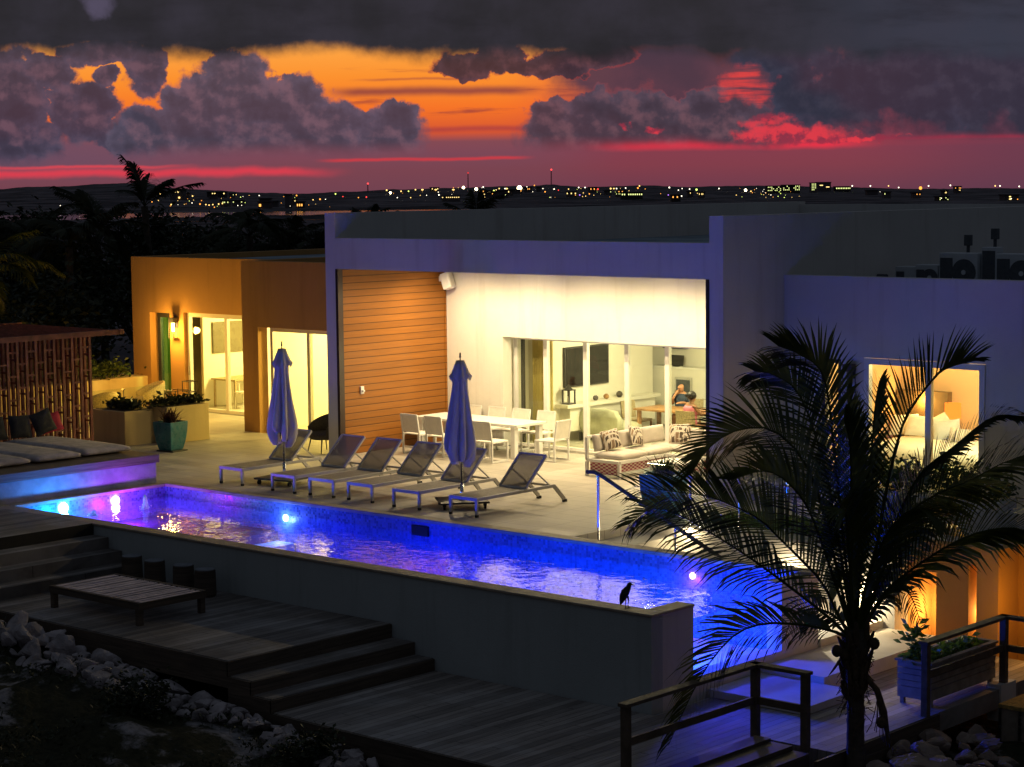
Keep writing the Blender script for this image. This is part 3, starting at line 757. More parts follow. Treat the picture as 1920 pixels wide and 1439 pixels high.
# ------------------------------------------------------------------ loungers
def make_lounger():
    t = thing('sun_lounger', '', 'sun lounger', (0,0,0), 0, 'sun loungers in a row along the pool')
    gm = M['gmetal']
    f = MB()
    for s in (-1, 1): f.bar((s*.325,0,.325), (s*.325,2.12,.335), .05, .06)
    f.bar((-.35,.0,.325), (.35,.0,.325), .05, .06, (0,0,1)).bar((-.32,1.3,.325), (.32,1.3,.325), .04).bar((-.32,2.10,.335), (.32,2.10,.335), .04)
    f.build('frame', gm, t, bevel=.006)
    for s in (-1, 1):
        l = MB().bar((s*.325,.0,.32), (s*.325,.0,.045), .05, .05, (0,1,0)).build('leg', gm, t, bevel=.006)
        MB().box(s*.325-.025, s*.325+.025, -.025,.025, 0,.045).build('foot_cap', M['rubber'], l)
        l = MB().bar((s*.325,2.11,.33), (s*.325,2.40,.05), .05, .07, (0,1,0)).build('leg', gm, t, bevel=.006)
        MB().box(s*.325-.03, s*.325+.03, 2.37,2.45, 0,.05).build('foot_cap', M['rubber'], l)
    MB().box(-.30,.30, .03,1.29, .345,.358).build('seat', M['sling'], t)
    a, b = Vector((0,1.32,.37)), Vector((0,1.90,.93)); d = (b-a).normalized(); nrm = Vector((0,-d.z,d.y))
    back = MB().quad(a+Vector((-.3,0,0)), a+Vector((.3,0,0)), b+Vector((.3,0,0)), b+Vector((-.3,0,0))).build('backrest', M['mesh'], t)
    bf = MB()
    for s in (-1, 1): bf.bar(a+Vector((s*.325,0,0)), b+Vector((s*.325,0,0)), .045, .045, nrm)
    bf.bar(b+Vector((-.325,0,0)), b+Vector((.325,0,0)), .03, .03, nrm).bar(a+Vector((-.325,0,0)), a+Vector((.325,0,0)), .05, .03, nrm)
    bf.build('backrest_frame', gm, back, bevel=.005)
    st = MB()
    for s in (-1, 1): st.bar((s*.28,1.62,.66), (s*.28,2.02,.36), .022)
    st.bar((-.28,2.02,.36), (.28,2.02,.36), .02).build('prop_stay', gm, t)
    return t
spots = [(-31.79,27.09,'leftmost sun lounger, behind the violet lit umbrella, nearest the daybed'),
         (-30.16,27.02,'sun lounger with a purple lit backrest just right of the left umbrella'),
         (-29.14,27.09,'third sun lounger from the left, blue violet backrest before the timber wall'),
         (-28.10,27.12,'fourth sun lounger from the left with bluish taupe backrest, left of the right umbrella'),
         (-26.80,27.05,'sun lounger half hidden behind the closed right hand umbrella'),
         (-25.39,27.09,'rightmost sun lounger, in front of the white dining set, fully in view')]
lg = make_lounger()
for i, (x, y, lb) in enumerate(spots):
    if i == 0: lg.location = (x, y, 0); lg['label'] = lb
    else: dup(lg, (x, y, 0), (0,-.012,.015,-.01,.02,-.015)[i], lb)
# ------------------------------------------------------------------ umbrellas
def make_umbrella(seed, label, loc, rz):
    random.seed(seed)
    t = thing('patio_umbrella', label, 'umbrella', loc, rz, 'closed patio umbrellas between the loungers')
    MB().tube([(0,0,.12),(0,0,2.72)], .024, 14).build('pole', M['steel'], t, smooth=True)
    MB().tube([(0,0,.12),(0,0,.42)], .036, 14).build('pole_sleeve', M['steel'], t, smooth=True)
    MB().tube([(0,0,2.70),(0,0,2.78),(0,0,2.80),(0,0,2.88)], [.012,.012,.02,.014], 10).build('finial', M['dmetal'], t, smooth=True)
    ph = [random.uniform(0, 6) for _ in range(4)]; N = 8
    dr = [random.uniform(-.16, .14) for _ in range(N)]
    def md(r, z, th, i):
        k = i/13; a = th*N
        am = .12+.40*min(1, k*1.4)
        cs_ = abs(math.cos(a/2+.25*math.sin(z*1.7+ph[0]))); fold = 1+am*(cs_**.7*1.5-.95)+.12*k*math.sin(3*th+ph[1]+z*2.5)+.05*math.sin(a*2+ph[2]+z*4)*k
        lean = .05*k*math.sin(th+ph[3])
        zz = z
        if i >= 10:
            j = int((th/(2*PI)*N+.5) % N); zz = z+dr[j]*(i-9)/4*1.2
        return max(.035, r*fold+lean), zz
    prof = [(.075,2.62),(.12,2.50),(.13,2.35),(.135,2.2),(.15,2.05),(.165,1.9),(.18,1.75),(.195,1.6),(.212,1.45),(.228,1.3),(.24,1.18),(.235,1.08),(.205,.98),(.15,.90)]
    MB().lathe(prof, seg=160, mod=md, caps=False).build('canopy', M['canvas'], t, smooth=True)
    def mc(r, z, th, i):
        a = th*N
        return r*(1+(.03+.07*i/4)*math.cos(a)), z+(.05*math.cos(a) if i == 4 else 0)
    MB().lathe([(.03,2.74),(.075,2.735),(.115,2.62),(.16,2.50),(.20,2.40)], seg=96, mod=mc, caps=False).build('vent_cap', M['canvas'], t, smooth=True)
    rb = MB()
    for k in range(N):
        a = 2*PI*k/N+.2; rb.bar((.05*math.cos(a), .05*math.sin(a), 1.15), (.075*math.cos(a), .075*math.sin(a), .86+.05*(k % 3)), .014)
    rb.build('rib_tips', M['dmetal'], t)
    MB().tube([(0,0,1.18),(0,0,.92)], .045, 12).build('hub', M['dmetal'], t)
    b = MB().box(-.46,.46, -.42,.42, .105,.14).build('base_plate', M['dmetal'], t, bevel=.01)
    MB().tube([(0,0,.14),(0,0,.20)], .07, 14).build('collar', M['dmetal'], b)
    for sx in (-1, 1):
        for sy in (-1, 1):
            c = MB().tube([(sx*.38-.018, sy*.34, .05),(sx*.38+.018, sy*.34, .05)], .05, 14).box(sx*.38-.03, sx*.38+.03, sy*.34-.02, sy*.34+.02, .06,.106).build('caster', M['rubber'], b)
    return t
make_umbrella(3, 'closed canvas umbrella glowing violet at left, in front of the glazed left wing', (-31.05,27.85,0), .2)
make_umbrella(8, 'closed canvas umbrella lit blue on its left side, in front of the white dining chairs', (-26.14,27.85,0), .9)

# ------------------------------------------------------------------ white dining set
tb = thing('dining_table', 'long white outdoor dining table on square legs beside the patio doors', 'table', (-31.1, 33.8, 0))
MB().box(-1.65,1.45, -.45,.55, .70,.755).build('table_top', M['wmetal'], tb, bevel=.006)
for x in (-1.5, 1.3):
    for y in (-.36, .46): MB().box(x-.06, x+.06, y-.06, y+.06, 0,.70).build('leg', M['wmetal'], tb, bevel=.005)
def make_chair():
    t = thing('dining_chair', '', 'chair', (0,0,0), 0, 'white chairs round the outdoor dining table')
    for s in (-1, 1):
        x = s*.25
        f = MB().bar((x,.25,.45), (x,.25,.0), .035, .035, (0,1,0)).bar((x,.267,.018), (x,-.287,.018), .035).bar((x,-.27,.03), (x,-.27,.46), .035, .035, (0,1,0)).bar((x,-.27,.44), (x,-.34,.89), .03, .035, (0,1,0)).bar((x,.267,.44), (x,-.27,.44), .035)
        f.build('side_frame', M['wmetal'], t, bevel=.004)
    MB().cushion(-.235,.235, -.25,.26, .425,.475, 6).build('seat', M['slingw'], t, smooth=True)
    b = MB().bar((0,-.275,.50), (0,-.338,.88), .47, .012, (0,1,.1)).build('backrest', M['slingw'], t)
    MB().bar((-.25,-.34,.888), (.25,-.34,.888), .03).build('top_rail', M['wmetal'], b)
    MB().bar((-.235,-.276,.50), (.235,-.276,.50), .02).build('lower_rail', M['wmetal'], b)
    return t
chs = [(-32.2,32.95,0,'white dining chair at the near left corner of the table, beside the timber wall'),
       (-31.45,32.93,0,'white dining chair on the near side, mostly behind the closed umbrella'),
       (-30.7,32.92,0,'white dining chair on the near side just right of the umbrella canopy'),
       (-29.95,32.85,0.05,'white dining chair at the near right, its whole back turned to the pool'),
       (-33.0,33.72,-PI/2,'white dining chair at the far left end of the table, against the timber wall'),
       (-29.0,33.75,PI/2+.06,'white dining chair at the right end of the table, seen in side view'),
       (-32.35,34.55,PI,'white dining chair on the far side, leftmost of the four by the wall'),
       (-31.62,34.57,PI,'white dining chair on the far side, second from the left by the wall'),
       (-30.9,34.6,PI,'white dining chair on the far side, in front of the yellow curtain'),
       (-30.15,34.6,PI,'white dining chair on the far side, rightmost, near the glass door')]
ch = make_chair()
for i, (x, y, rz, lb) in enumerate(chs):
    if i == 0: ch.location = (x, y, 0); ch.rotation_euler.z = rz; ch['label'] = lb
    else: dup(ch, (x, y, 0), rz, lb)
# ------------------------------------------------------------------ L-shaped sofa
sf = thing('corner_sofa', 'oatmeal L shaped outdoor sofa on a white frame with shadow patterned woven base', 'sofa', (-26.5, 33.4, 0))
Q = dict(parent=sf, world=True)
f = MB()
f.bar((-26.05,32.42,.33), (-26.05,34.0,.33), .06).bar((-26.9,32.42,.33), (-26.05,32.42,.33), .06).bar((-26.9,32.42,.33), (-26.9,35.0,.33), .06).bar((-26.05,34.0,.33), (-24.1,34.0,.33), .06).bar((-26.9,34.87,.33), (-24.1,34.87,.33), .06).bar((-24.1,34.0,.33), (-24.1,34.87,.33), .06)
f.bar((-26.9,32.42,.33), (-26.9,32.42,.80), .06, .06, (0,1,0)).bar((-26.9,32.42,.80), (-26.9,34.87,.80), .05)
f.build('frame', M['wmetal'], bevel=.006, **Q)
for x, y in ((-26.9,32.42),(-26.05,32.42),(-26.05,34.0),(-24.1,34.0),(-24.1,34.87),(-26.9,34.87)):
    MB().box(x-.03, x+.03, y-.03, y+.03, 0,.30).build('leg', M['wmetal'], **Q)
MB().box(-26.86,-26.10, 32.47,32.49, .05,.29).box(-26.09,-26.07, 32.5,33.96, .13,.29).box(-26.0,-24.15, 34.02,34.04, .05,.29).build('shadow_weave_panel', M['shadow_weave'], **Q)
for y0, y1 in ((32.45,33.35),(33.37,34.2)):
    MB().cushion(-26.75,-26.03, y0,y1, .36,.50, 10).build('seat_cushion', M['uph'], smooth=True, **Q)
for x0, x1 in ((-26.75,-25.75),(-25.73,-24.9),(-24.88,-24.1)):
    MB().cushion(x0, x1, 34.02 if x0 > -26 else 34.22,34.75, .36,.50, 10).build('seat_cushion', M['uph'], smooth=True, **Q)
def upright(x, y, z, w_, h, d, rz, tilt, name, mat, parent, seed=0, **k):
    m = Matrix.Translation((x, y, z)) @ Matrix.Rotation(rz, 4, 'Z') @ Matrix.Rotation(PI/2-tilt, 4, 'X')
    return MB().cushion(-w_/2, w_/2, 0, h, -d/2, d/2, 10, .5, m, seed)
for y in (32.85,33.65,34.4):
    upright(-26.72, y, .50, .78, .36, .18, PI/2, .18, '', None, None, y).build('back_cushion', M['uph'], smooth=True, **Q)
for x in (-26.1,-25.25,-24.5):
    upright(x, 34.72, .50, .82, .34, .18, 0, .18, '', None, None, x).build('back_cushion', M['uph'], smooth=True, **Q)
def pillow(name, x, y, z, w_, h, d, rz, tilt, roll, mat, label, cat, group, seed=1):
    mb = MB(); n = 10; m = Matrix.Rotation(PI/2-tilt, 4, 'X') @ Matrix.Rotation(roll, 4, 'Z')
    for side in (1, -1):
        base = len(mb.v)
        for j in range(n+1):
            for i in range(n+1):
                u = -1+2*i/n; v = -1+2*j/n
                e = max(0, (1-u*u)*(1-v*v))**.45
                pin = 1-.07*(1-max(abs(u), abs(v)))*0-.06*(1-abs(u))*abs(v)-.06*(1-abs(v))*abs(u)
                wr = .015*noise.noise((u*2+seed, v*2, seed))
                mb.v.append(tuple(m @ Vector((u*w_/2*pin, h/2+v*h/2*pin, side*(d/2*e+wr*e)))))
        for j in range(n):
            for i in range(n):
                a = base+j*(n+1)+i; q = (a, a+1, a+n+2, a+n+1); mb.f.append(q if side > 0 else q[::-1])
    zmin = min(v[2] for v in mb.v)
    o = mb.build(name, mat, loc=(x, y, z-zmin), smooth=True); o.rotation_euler.z = rz
    return tag(o, label, cat, group)
G = 'patterned pillows on the corner sofa'
pillow('throw_pillow', -26.50,32.82,.51, .46,.42,.16, PI/2-.25, .35, .12, M['pattern'], 'patterned pillow leaning at the left end of the outdoor sofa', 'pillow', G, 1)
pillow('throw_pillow', -26.47,33.58,.51, .46,.42,.16, PI/2+.2, .35, -.15, M['pattern'], 'patterned pillow in the middle of the long sofa side', 'pillow', G, 2)
pillow('throw_pillow', -26.10,34.50,.51, .48,.42,.16, .35, .3, .05, M['pattern'], 'patterned pillow standing in the inner corner of the sofa', 'pillow', G, 3)
pillow('throw_pillow', -24.9,34.5,.51, .46,.42,.16, -.1, .3, .1, M['pattern'], 'patterned pillow at the right end of the sofa behind palm leaves', 'pillow', G, 4)
ot = thing('coffee_table', 'low white slatted coffee table in front of the corner sofa', 'table', (-25.15,33.15,0))
MB().box(-.4,.4, -.4,.4, .33,.37).build('table_top', M['wmetal'], ot, bevel=.01)
for sx in (-1, 1):
    for sy in (-1, 1): MB().box(sx*.36-.025, sx*.36+.025, sy*.36-.025, sy*.36+.025, 0,.33).build('leg', M['wmetal'], ot)

# ------------------------------------------------------------------ wicker tub chairs
def tub_chair(label, loc, rz, mat, sc_=1.):
    t = thing('tub_chair', label, 'chair', loc, rz, 'rounded wicker tub chairs')
    mb = MB(); n = 30; prof = []
    for i in range(n+1):
        a = -PI*1.28/2+PI*1.28*i/n
        k = (math.cos(a*.78)+.2)/1.2
        top = .40+.42*max(0, k)**.7
        for (q, z) in ((.30,.30),(.345,.38),(.37,.50),(.375,.50+(top-.42)*.6),(.37,top+.04),(.335,top+.04),(.325,.44)):
            mb.v.append((q*math.sin(a)*sc_, -q*math.cos(a)*sc_*1.02, min(z, top+.04) if q > .33 else z))
    for i in range(n):
        for j in range(6): mb.f.append((i*7+j, i*7+j+1, (i+1)*7+j+1, (i+1)*7+j))
    mb.build('shell', mat, t, smooth=True)
    MB().lathe([(.02,.29),(.30,.30),(.33,.36),(.33,.42),(.30,.455),(.02,.46)], seg=28).build('seat', mat, t, smooth=True)
    for sx in (-1, 1):
        for sy in (-1, 1): MB().tube([(sx*.22, sy*.2, .31), (sx*.27, sy*.26, 0)], [.018,.012], 8).build('leg', M['dmetal'], t)
    return t
tub_chair('dark wicker tub chair seen from behind, beside the white frame left of the timber wall', (-34.05,31.75,0), PI*.95, M['wicker'], 1.12)
tub_chair('tan wicker tub chair against the low yellow garden wall, its back rounded', (-43.6,34.3,0), PI*.86, M['wickery'], 1.25)
tub_chair('tan wicker tub chair half hidden by the planter, nearer the slatted screen', (-42.6,32.1,0), PI*.45, M['wickery'], 1.15)

# ------------------------------------------------------------------ daybed, mattresses and pillows
db = thing('daybed', 'long low built in daybed with dark overhanging deck above a pale concrete base', 'daybed', (-35, 24, 0))
Q = dict(parent=db, world=True)
MB().box(-37.2,-33.16, 20.4,26.27, 0,.43).build('base', M['concrete'], bevel=.01, **Q)
MB().box(-37.3,-33.10, 20.3,26.31, .432,.60).build('deck', M['dtimber'], bevel=.01, **Q)
def mattress(x0, x1, y0, y1, lb, sd):
    o = MB().cushion(x0, x1, y0, y1, .602,.76, 14, .25, None, sd).build('mattress', M['mattress'], smooth=True)
    tag(o, lb, 'mattress', 'mattresses lying on the daybed')
mattress(-36.7,-33.75, 24.98,26.15, 'mattress pad at the right end of the daybed, nearest the teal pot', 3)
mattress(-36.7,-33.72, 23.80,24.88, 'middle mattress pad on the daybed, slightly crumpled', 9)
mattress(-36.7,-33.75, 22.5,23.70, 'mattress pad at the left edge of the photo on the daybed', 5)
G = 'dark scatter cushions along the back of the daybed'
for i, (y, w_, rl, lb) in enumerate(((26.0,.56,.25,'dark navy cushion at the right end of the daybed, tilted on its corner'),(25.35,.54,-.06,'dark navy cushion second from the right on the daybed'),(24.75,.54,.05,'dark navy cushion at the left picture edge of the daybed'),(24.15,.55,-.1,'dark navy cushion beyond the left picture edge on the daybed'))):
    pillow('scatter_cushion', -36.45, y, .75, w_, .50, .2, PI/2, .3, rl, M['navy'], lb, 'cushion', G, i+5)
pillow('scatter_cushion', -36.62, 26.28, .75, .5, .42, .15, PI/2-.3, .35, .2, M['red'], 'red cushion tucked behind the rightmost dark cushion', 'cushion', G, 12)

# ------------------------------------------------------------------ pergola screen
pg = thing('pergola', 'reddish timber pergola with a slatted ladder screen and thin roof louvres', 'pergola', (-38, 27, 0))
Q = dict(parent=pg, world=True); DC = M['dcorten']
MB().box(-38.05,-37.95, 20,29.25, 2.66,2.78).build('beam', DC, **Q)
MB().box(-42.0,-41.9, 20,29.25, 2.66,2.78).build('beam', DC, **Q)
lv = MB()
for k in range(46): lv.box(-41.95,-37.95, 20.1+.2*k, 20.13+.2*k, 2.70,2.76)
lv.build('roof_louvres', DC, **Q)
for row, x in ((0,-38.0),(1,-38.32)):
    for k in range(16):
        y = 28.30-.242*k+(.1 if row else 0)
        if y < 24.6: break
        MB().box(x-.03, x+.03, y-.032, y+.032, 0,2.66).build('upright', DC, **Q)
for k in range(15):
    y = 28.30-.242*k
    for q in range(5):
        z = .35+.52*q+(.26 if k % 2 else 0)
        if z < 2.5 and k < 10: MB().box(-38.02,-37.98, y-.21, y-.033, z-.02, z+.02).build('rung', DC, **Q)
    for q in range(5):
        z = .5+.5*q+(.26 if k % 2 == 0 else 0)
        if z < 2.5 and k < 10: MB().box(-38.29,-38.031, y-.015, y+.015, z-.02, z+.02).build('cross_rung', DC, **Q)


# ------------------------------------------------------------------ planters, pots and small garden fittings
def leaf_cloud(mb, pts, n, size, spread, seed, up=.3):
    rnd = random.Random(seed)
    for _ in range(n):
        c = Vector(rnd.choice(pts)); p = c+Vector((rnd.gauss(0, spread[0]), rnd.gauss(0, spread[1]), rnd.gauss(0, spread[2])))
        a = rnd.uniform(0, 6.283); t = Vector((math.cos(a), math.sin(a), rnd.uniform(-.4, .9)+up)).normalized()
        s = t.cross(Vector((rnd.gauss(0, 1), rnd.gauss(0, 1), rnd.gauss(0, 1)+.6))).normalized()
        L = size*rnd.uniform(.6, 1.3); W = L*.22
        mb.add([p, p+t*L*.5+s*W, p+t*L+Vector((0,0,-L*.12)), p+t*L*.5-s*W], [(0,1,2,3)])
    return mb
pl = thing('planter', 'L shaped yellow lit masonry planter with dark succulents beside the teal pot', 'planter', (-39, 30.4, 0))
Q = dict(parent=pl, world=True)
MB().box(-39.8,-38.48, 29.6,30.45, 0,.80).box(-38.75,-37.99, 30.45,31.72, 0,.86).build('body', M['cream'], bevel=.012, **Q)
MB().box(-39.7,-38.58, 29.7,30.44, .80,.812).box(-38.66,-38.08, 30.46,31.62, .86,.87).build('soil', M['soil'], **Q)
leaf_cloud(MB(), [(-39.5+.17*i, 30.05+.04*(i % 3), .88) for i in range(6)]+[(-38.4, 30.5+.14*i, .93) for i in range(9)], 900, .16, (.11,.11,.06), 5).build('foliage', M['leafdark'], **Q)
lw = thing('garden_wall', 'low yellow lit garden wall with a bushy hedge growing above it', 'wall', (-45.5, 33, 0))
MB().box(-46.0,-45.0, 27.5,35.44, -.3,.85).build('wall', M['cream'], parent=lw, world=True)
hd = tag(leaf_cloud(MB(), [(-45.5+random.uniform(-.2,.2), y*.18+28.2, .98+.22*math.sin(y*.5)**2*(1 if y < 32 else .3)) for y in range(38)], 3200, .15, (.2,.14,.13), 9).build('hedge', M['leaf']), 'bushy lit hedge growing along the top of the low garden wall', 'hedge')
def square_pot(name, label, loc, w_, h, mat, plant, seed, saucer=False, rz=0):
    t = thing(name, label, 'potted plant', loc, rz, 'tapered teal plant pots')
    mb = MB(); pr = [(.62,0),(.72,.1*h),(.86,.35*h),(.96,.65*h),(1.,.9*h),(1.0,h),(.9,h),(.88,.9*h)]
    for r, z in pr:
        k = w_/2*r; mb.v += [(-k,-k,z),(k,-k,z),(k,k,z),(-k,k,z)]
    for i in range(len(pr)-1):
        for j in range(4): a = i*4+j; b = i*4+(j+1) % 4; mb.f.append((a, b, b+4, a+4))
    mb.f.append((0,3,2,1)); m = (len(pr)-1)*4; mb.f.append((m, m+1, m+2, m+3))
    mb.build('pot', mat, t, bevel=.012)
    if saucer: MB().box(-w_*.42, w_*.52, -w_*.42, w_*.45, 0,.03).build('saucer', M['dmetal'], t, bevel=.01)
    rnd = random.Random(seed); lf = MB()
    for _ in range(plant):
        a = rnd.uniform(0, 6.283); L = rnd.uniform(.25, .5); el = rnd.uniform(.5, 1.45)
        p = Vector((rnd.gauss(0, .07), rnd.gauss(0, .07), h*.92)); dr = Vector((math.cos(a)*math.cos(el), math.sin(a)*math.cos(el), math.sin(el)))
        sd = dr.cross(Vector((0,0,1))).normalized()*.012
        q = p+dr*L*.55; e = p+dr*L+Vector((math.cos(a)*.06, math.sin(a)*.06, -.05))
        lf.add([p-sd, p+sd, q+sd*1.3, q-sd*1.3, e], [(0,1,2,3),(3,2,4)])
    lf.build('foliage', M['leafred'] if seed == 2 else M['leaf'], t)
    return t
square_pot('plant_pot', 'teal tapered pot with bronze spiky plant in front of the yellow lit planter', (-37.0,29.75,0), .56, .68, M['bluepot'], 120, 2, True, .12)
square_pot('plant_pot', 'teal tapered pot behind the glass balustrade beside the outdoor sofa', (-22.45,29.2,0), .66, .80, M['bluepot'], 130, 5, False, .2)
def lantern_frame(label, x, y, z, w_, h):
    f = MB(); t = .018
    for sx in (-1, 1):
        for sy in (-1, 1): f.box(sx*w_/2-t/2, sx*w_/2+t/2, sy*w_/2-t/2, sy*w_/2+t/2, 0, h)
    for zz in (0, h-t):
        for s in (-1, 1): f.box(-w_/2, w_/2, s*w_/2-t/2, s*w_/2+t/2, zz, zz+t).box(s*w_/2-t/2, s*w_/2+t/2, -w_/2, w_/2, zz, zz+t)
    o = f.build('lantern', M['dmetal'], loc=(x, y, z)); tag(o, label, 'lantern', 'open dark metal lantern frames')
lantern_frame('wide open metal lantern frame standing among the planter plants', -39.9,32.3,0.72, .42, .30)
lantern_frame('small open metal lantern frame above the wider one by the planter', -39.75,32.6,.95, .26, .28)
pt = thing('side_table', 'small dark side table with metal lanterns behind the planter', 'table', (-39.85,32.4,0))
MB().cyl((0,0,.68), .38, .035, 24).build('table_top', M['dmetal'], pt); MB().cyl((0,0,.02), .03, .66, 10).build('stem', M['dmetal'], pt); MB().cyl((0,0,0), .2, .02, 20).build('base', M['dmetal'], pt)
def path_light(label, x, y, h):
    t = thing('path_light', label, 'garden light', (x, y, 0), 0, 'slender garden path lights')
    MB().cyl((0,0,0), .014, h, 8).build('stem', M['dmetal'], t); MB().cyl((0,0,h), .05, .035, 14, .045).build('cap', M['dmetal'], t)
path_light('slender dark path light just left of the succulents in the planter', -40.7,31.3,1.05)
path_light('slender dark path light seen between the pergola slats', -41.6,29.2,1.1)
glp = thing('glass_panel', 'low frameless glass panel guarding the seating by the tan wicker chairs', 'glass panel', (-41.5,31,0), 0, 'clear glass balustrade panels')
MB().box(-41.9,-41.88, 29.2,33.6, .05,.95).build('pane', M['bglass'], parent=glp, world=True); MB().box(-41.93,-41.85, 29.2,33.6, 0,.06).build('rail', M['steel'], parent=glp, world=True)

# ------------------------------------------------------------------ glass balustrade and hand rail by the steps
xs = (-22.38,-21.35,-20.32,-19.35,-18.3,-17.25)
wh = ('beside the teal pot','in front of the patio column','right of the patio column','behind the palm crown, left part','behind the palm crown, right part')
for a, b, q in zip(xs, xs[1:], wh):
    t = thing('glass_panel', 'clear glass balustrade panel on the terrace edge, '+q, 'glass panel', (a, 28.53, 0), 0, 'clear glass balustrade panels')
    MB().box(a+.02, b-.02, 28.525,28.54, .04,1.06).build('pane', M['bglass'], parent=t, world=True)
    po = MB().cyl((b, 28.53, 0), .02, 1.04, 10).build('post', M['steel'], parent=t, world=True)
    for z in (.18,.90): MB().box(b-.06, b+.06, 28.505,28.56, z-.03, z+.03).build('clamp', M['steel'], parent=po, world=True)
hr = thing('handrail', 'sloping dark timber handrail on steel posts beside the pool steps', 'handrail', (-21, 27.05, 0))
Q = dict(parent=hr, world=True)
MB().tube([(-22.45,27.05,1.06),(-22.28,27.05,1.07),(-22.15,27.05,1.03),(-19.0,27.05,-.42+.02),(-17.6,27.05,-1.02+.45)], .035, 10).build('grip', M['rail'], smooth=True, **Q)
for x, zb, zt in ((-22.2,-.16,1.03),(-20.55,-.52,.27),(-18.9,-.92,-.33)):
    MB().cyl((x, 27.05, zb), .025, zt-zb, 12).build('post', M['steel'], **Q); MB().cyl((x, 27.05, zb), .06, .02, 14).build('foot_plate', M['steel'], **Q)

# ------------------------------------------------------------------ slatted bench table and stools on the timber deck
bt = thing('bench_table', 'low wide slatted timber bench on the dark deck below the pool wall', 'bench', (-26.62, 20.43, -.81))
Q = dict(parent=bt, world=True)
x = -27.74; random.seed(11)
sl = MB()
while x < -25.52:
    w_ = random.choice((.06,.09,.09,.12)); sl.box(x, min(x+w_, -25.5), 19.82,21.03, -.485,-.452); x += w_+random.choice((.03,.05,.075))
sl.build('slats', pmat('skylit_slat', (.62,.52,.54), .7, .2, 6, 40, .3), **Q)  # pink light from the sunset sky put into the slat colour
MB().box(-27.78,-25.45, 19.75,19.815, -.56,-.445).box(-27.78,-25.45, 21.035,21.1, -.56,-.445).box(-27.78,-27.745, 19.816,21.034, -.56,-.447).box(-25.49,-25.45, 19.816,21.034, -.56,-.447).build('frame', M['dtimber'], **Q)
for x in (-27.72,-25.51):
    for y in (19.8,21.04): MB().box(x-.045, x+.045, y-.045, y+.045, -.81,-.561).build('leg', M['dtimber'], **Q)
st0 = None
for i, (x, q) in enumerate(((-28.51,'leftmost of the four, nearest the wide steps'),(-27.85,'second from the left'),(-27.12,'third from the left'),(-26.52,'rightmost of the four, at the bench corner'))):
    lb = 'dark round stump stool against the pool wall, '+q
    if st0 is None:
        st0 = thing('stump_stool', lb, 'stool', (x, 22.0, -.81), 0, 'round stools lined up under the pool wall')
        MB().lathe([(.17,0),(.185,.05),(.18,.25),(.175,.43),(.17,.445)], seg=26).build('body', M['dtimber'], st0, smooth=False)
        MB().cyl((0,0,.446), .165, .012, 26).build('seat', pmat('stool_top', (.20,.21,.23), .7, .2, 9, 60, .3), st0)
    else: dup(st0, (x, 22.0-.03*(i % 2), -.81), i*.7, lb)

# ------------------------------------------------------------------ timber guard rails, planter box and edge boards at the lower right
def guard(label, posts, zb, zt, zm, loc):
    t = thing('guard_rail', label, 'railing', loc, 0, 'timber guard rails on the lower deck')
    for (x, y) in posts: MB().box(x-.05, x+.05, y-.05, y+.05, zb, zt-.045).build('post', M['rail'], parent=t, world=True, bevel=.005)
    for a, b in zip(posts, posts[1:]):
        d = (Vector((*b, 0))-Vector((*a, 0))).normalized()*.07
        MB().bar(Vector((*a, zt-.022))-d, Vector((*b, zt-.022))+d*.98, .15, .045).build('top_rail', M['rail'], parent=t, world=True, bevel=.005)
        MB().bar(Vector((*a, zm))+d*.75, Vector((*b, zm))-d*.75, .04, .10).build('mid_rail', M['rail'], parent=t, world=True)
    return t
guard('timber guard rail under the drooping palm frond at the bottom edge of the photo', [(-15.55,19.45),(-15.55,22.2),(-14.76,22.2)], -1.42, -.36, -.86, (-15.5,21,-1.42))
guard('timber guard rail in front of the wooden planter box at the right edge', [(-14.47,24.74),(-14.47,26.95),(-12.6,26.95)], -1.42, -.36, -.84, (-14.4,26,-1.42))
MB().box(-14.62,-14.40, 26.75,27.2, -1.9,-1.36).build('ledge', M['stucco']); led = bpy.data.objects['ledge']; tag(led, 'small pale masonry ledge under the right hand rail post', 'ledge')
ws = thing('deck_step', 'three stepped dark timber boards beside the guard rail at the bottom edge', 'boards', (-15, 20.8, -1.7))  # nearly level edge boards, not a stair
for x0, x1, y1, z in ((-15.44,-15.20,22.05,-1.29),(-15.19,-14.86,22.05,-1.33),(-14.85,-14.60,22.05,-1.39)):
    MB().box(x0, x1, 19.2, y1, -2., z).build('edge_board', M['dtimber'], parent=ws, world=True)
bx = thing('planter_box', 'grey slatted timber planter box of green plants behind the right hand rail', 'planter', (-14.9, 26, -1.42))
Q = dict(parent=bx, world=True)
PW_ = pmat('planter_board', (.33,.27,.21), .7, .22, 6, 40, .3)
for k, (z0, z1) in enumerate(((-1.32,-1.165),(-1.155,-1.075),(-1.065,-.985),(-.975,-.90),(-.89,-.80))):
    MB().box(-15.17,-14.63, 25.15,25.18, z0, z1).box(-14.66,-14.63, 25.181,27.0, z0, z1).box(-15.17,-15.14, 25.181,27.0, z0, z1).box(-15.139,-14.661, 26.97,27.0, z0, z1).build('board', PW_, **Q)
MB().box(-15.2,-14.6, 25.12,25.2, -.80,-.77).box(-14.68,-14.6, 25.201,27.03, -.80,-.77).box(-15.2,-15.12, 25.201,27.03, -.80,-.77).box(-15.119,-14.681, 26.95,27.03, -.80,-.77).build('rim', PW_, **Q)
MB().box(-15.11,-14.69, 25.21,26.94, -1.0,-.90).build('soil', M['soil'], **Q)
for x in (-15.12,-14.68):
    for y in (25.22,26.93): MB().box(x-.03, x+.03, y-.03, y+.03, -1.42,-1.0).build('leg', PW_, **Q)
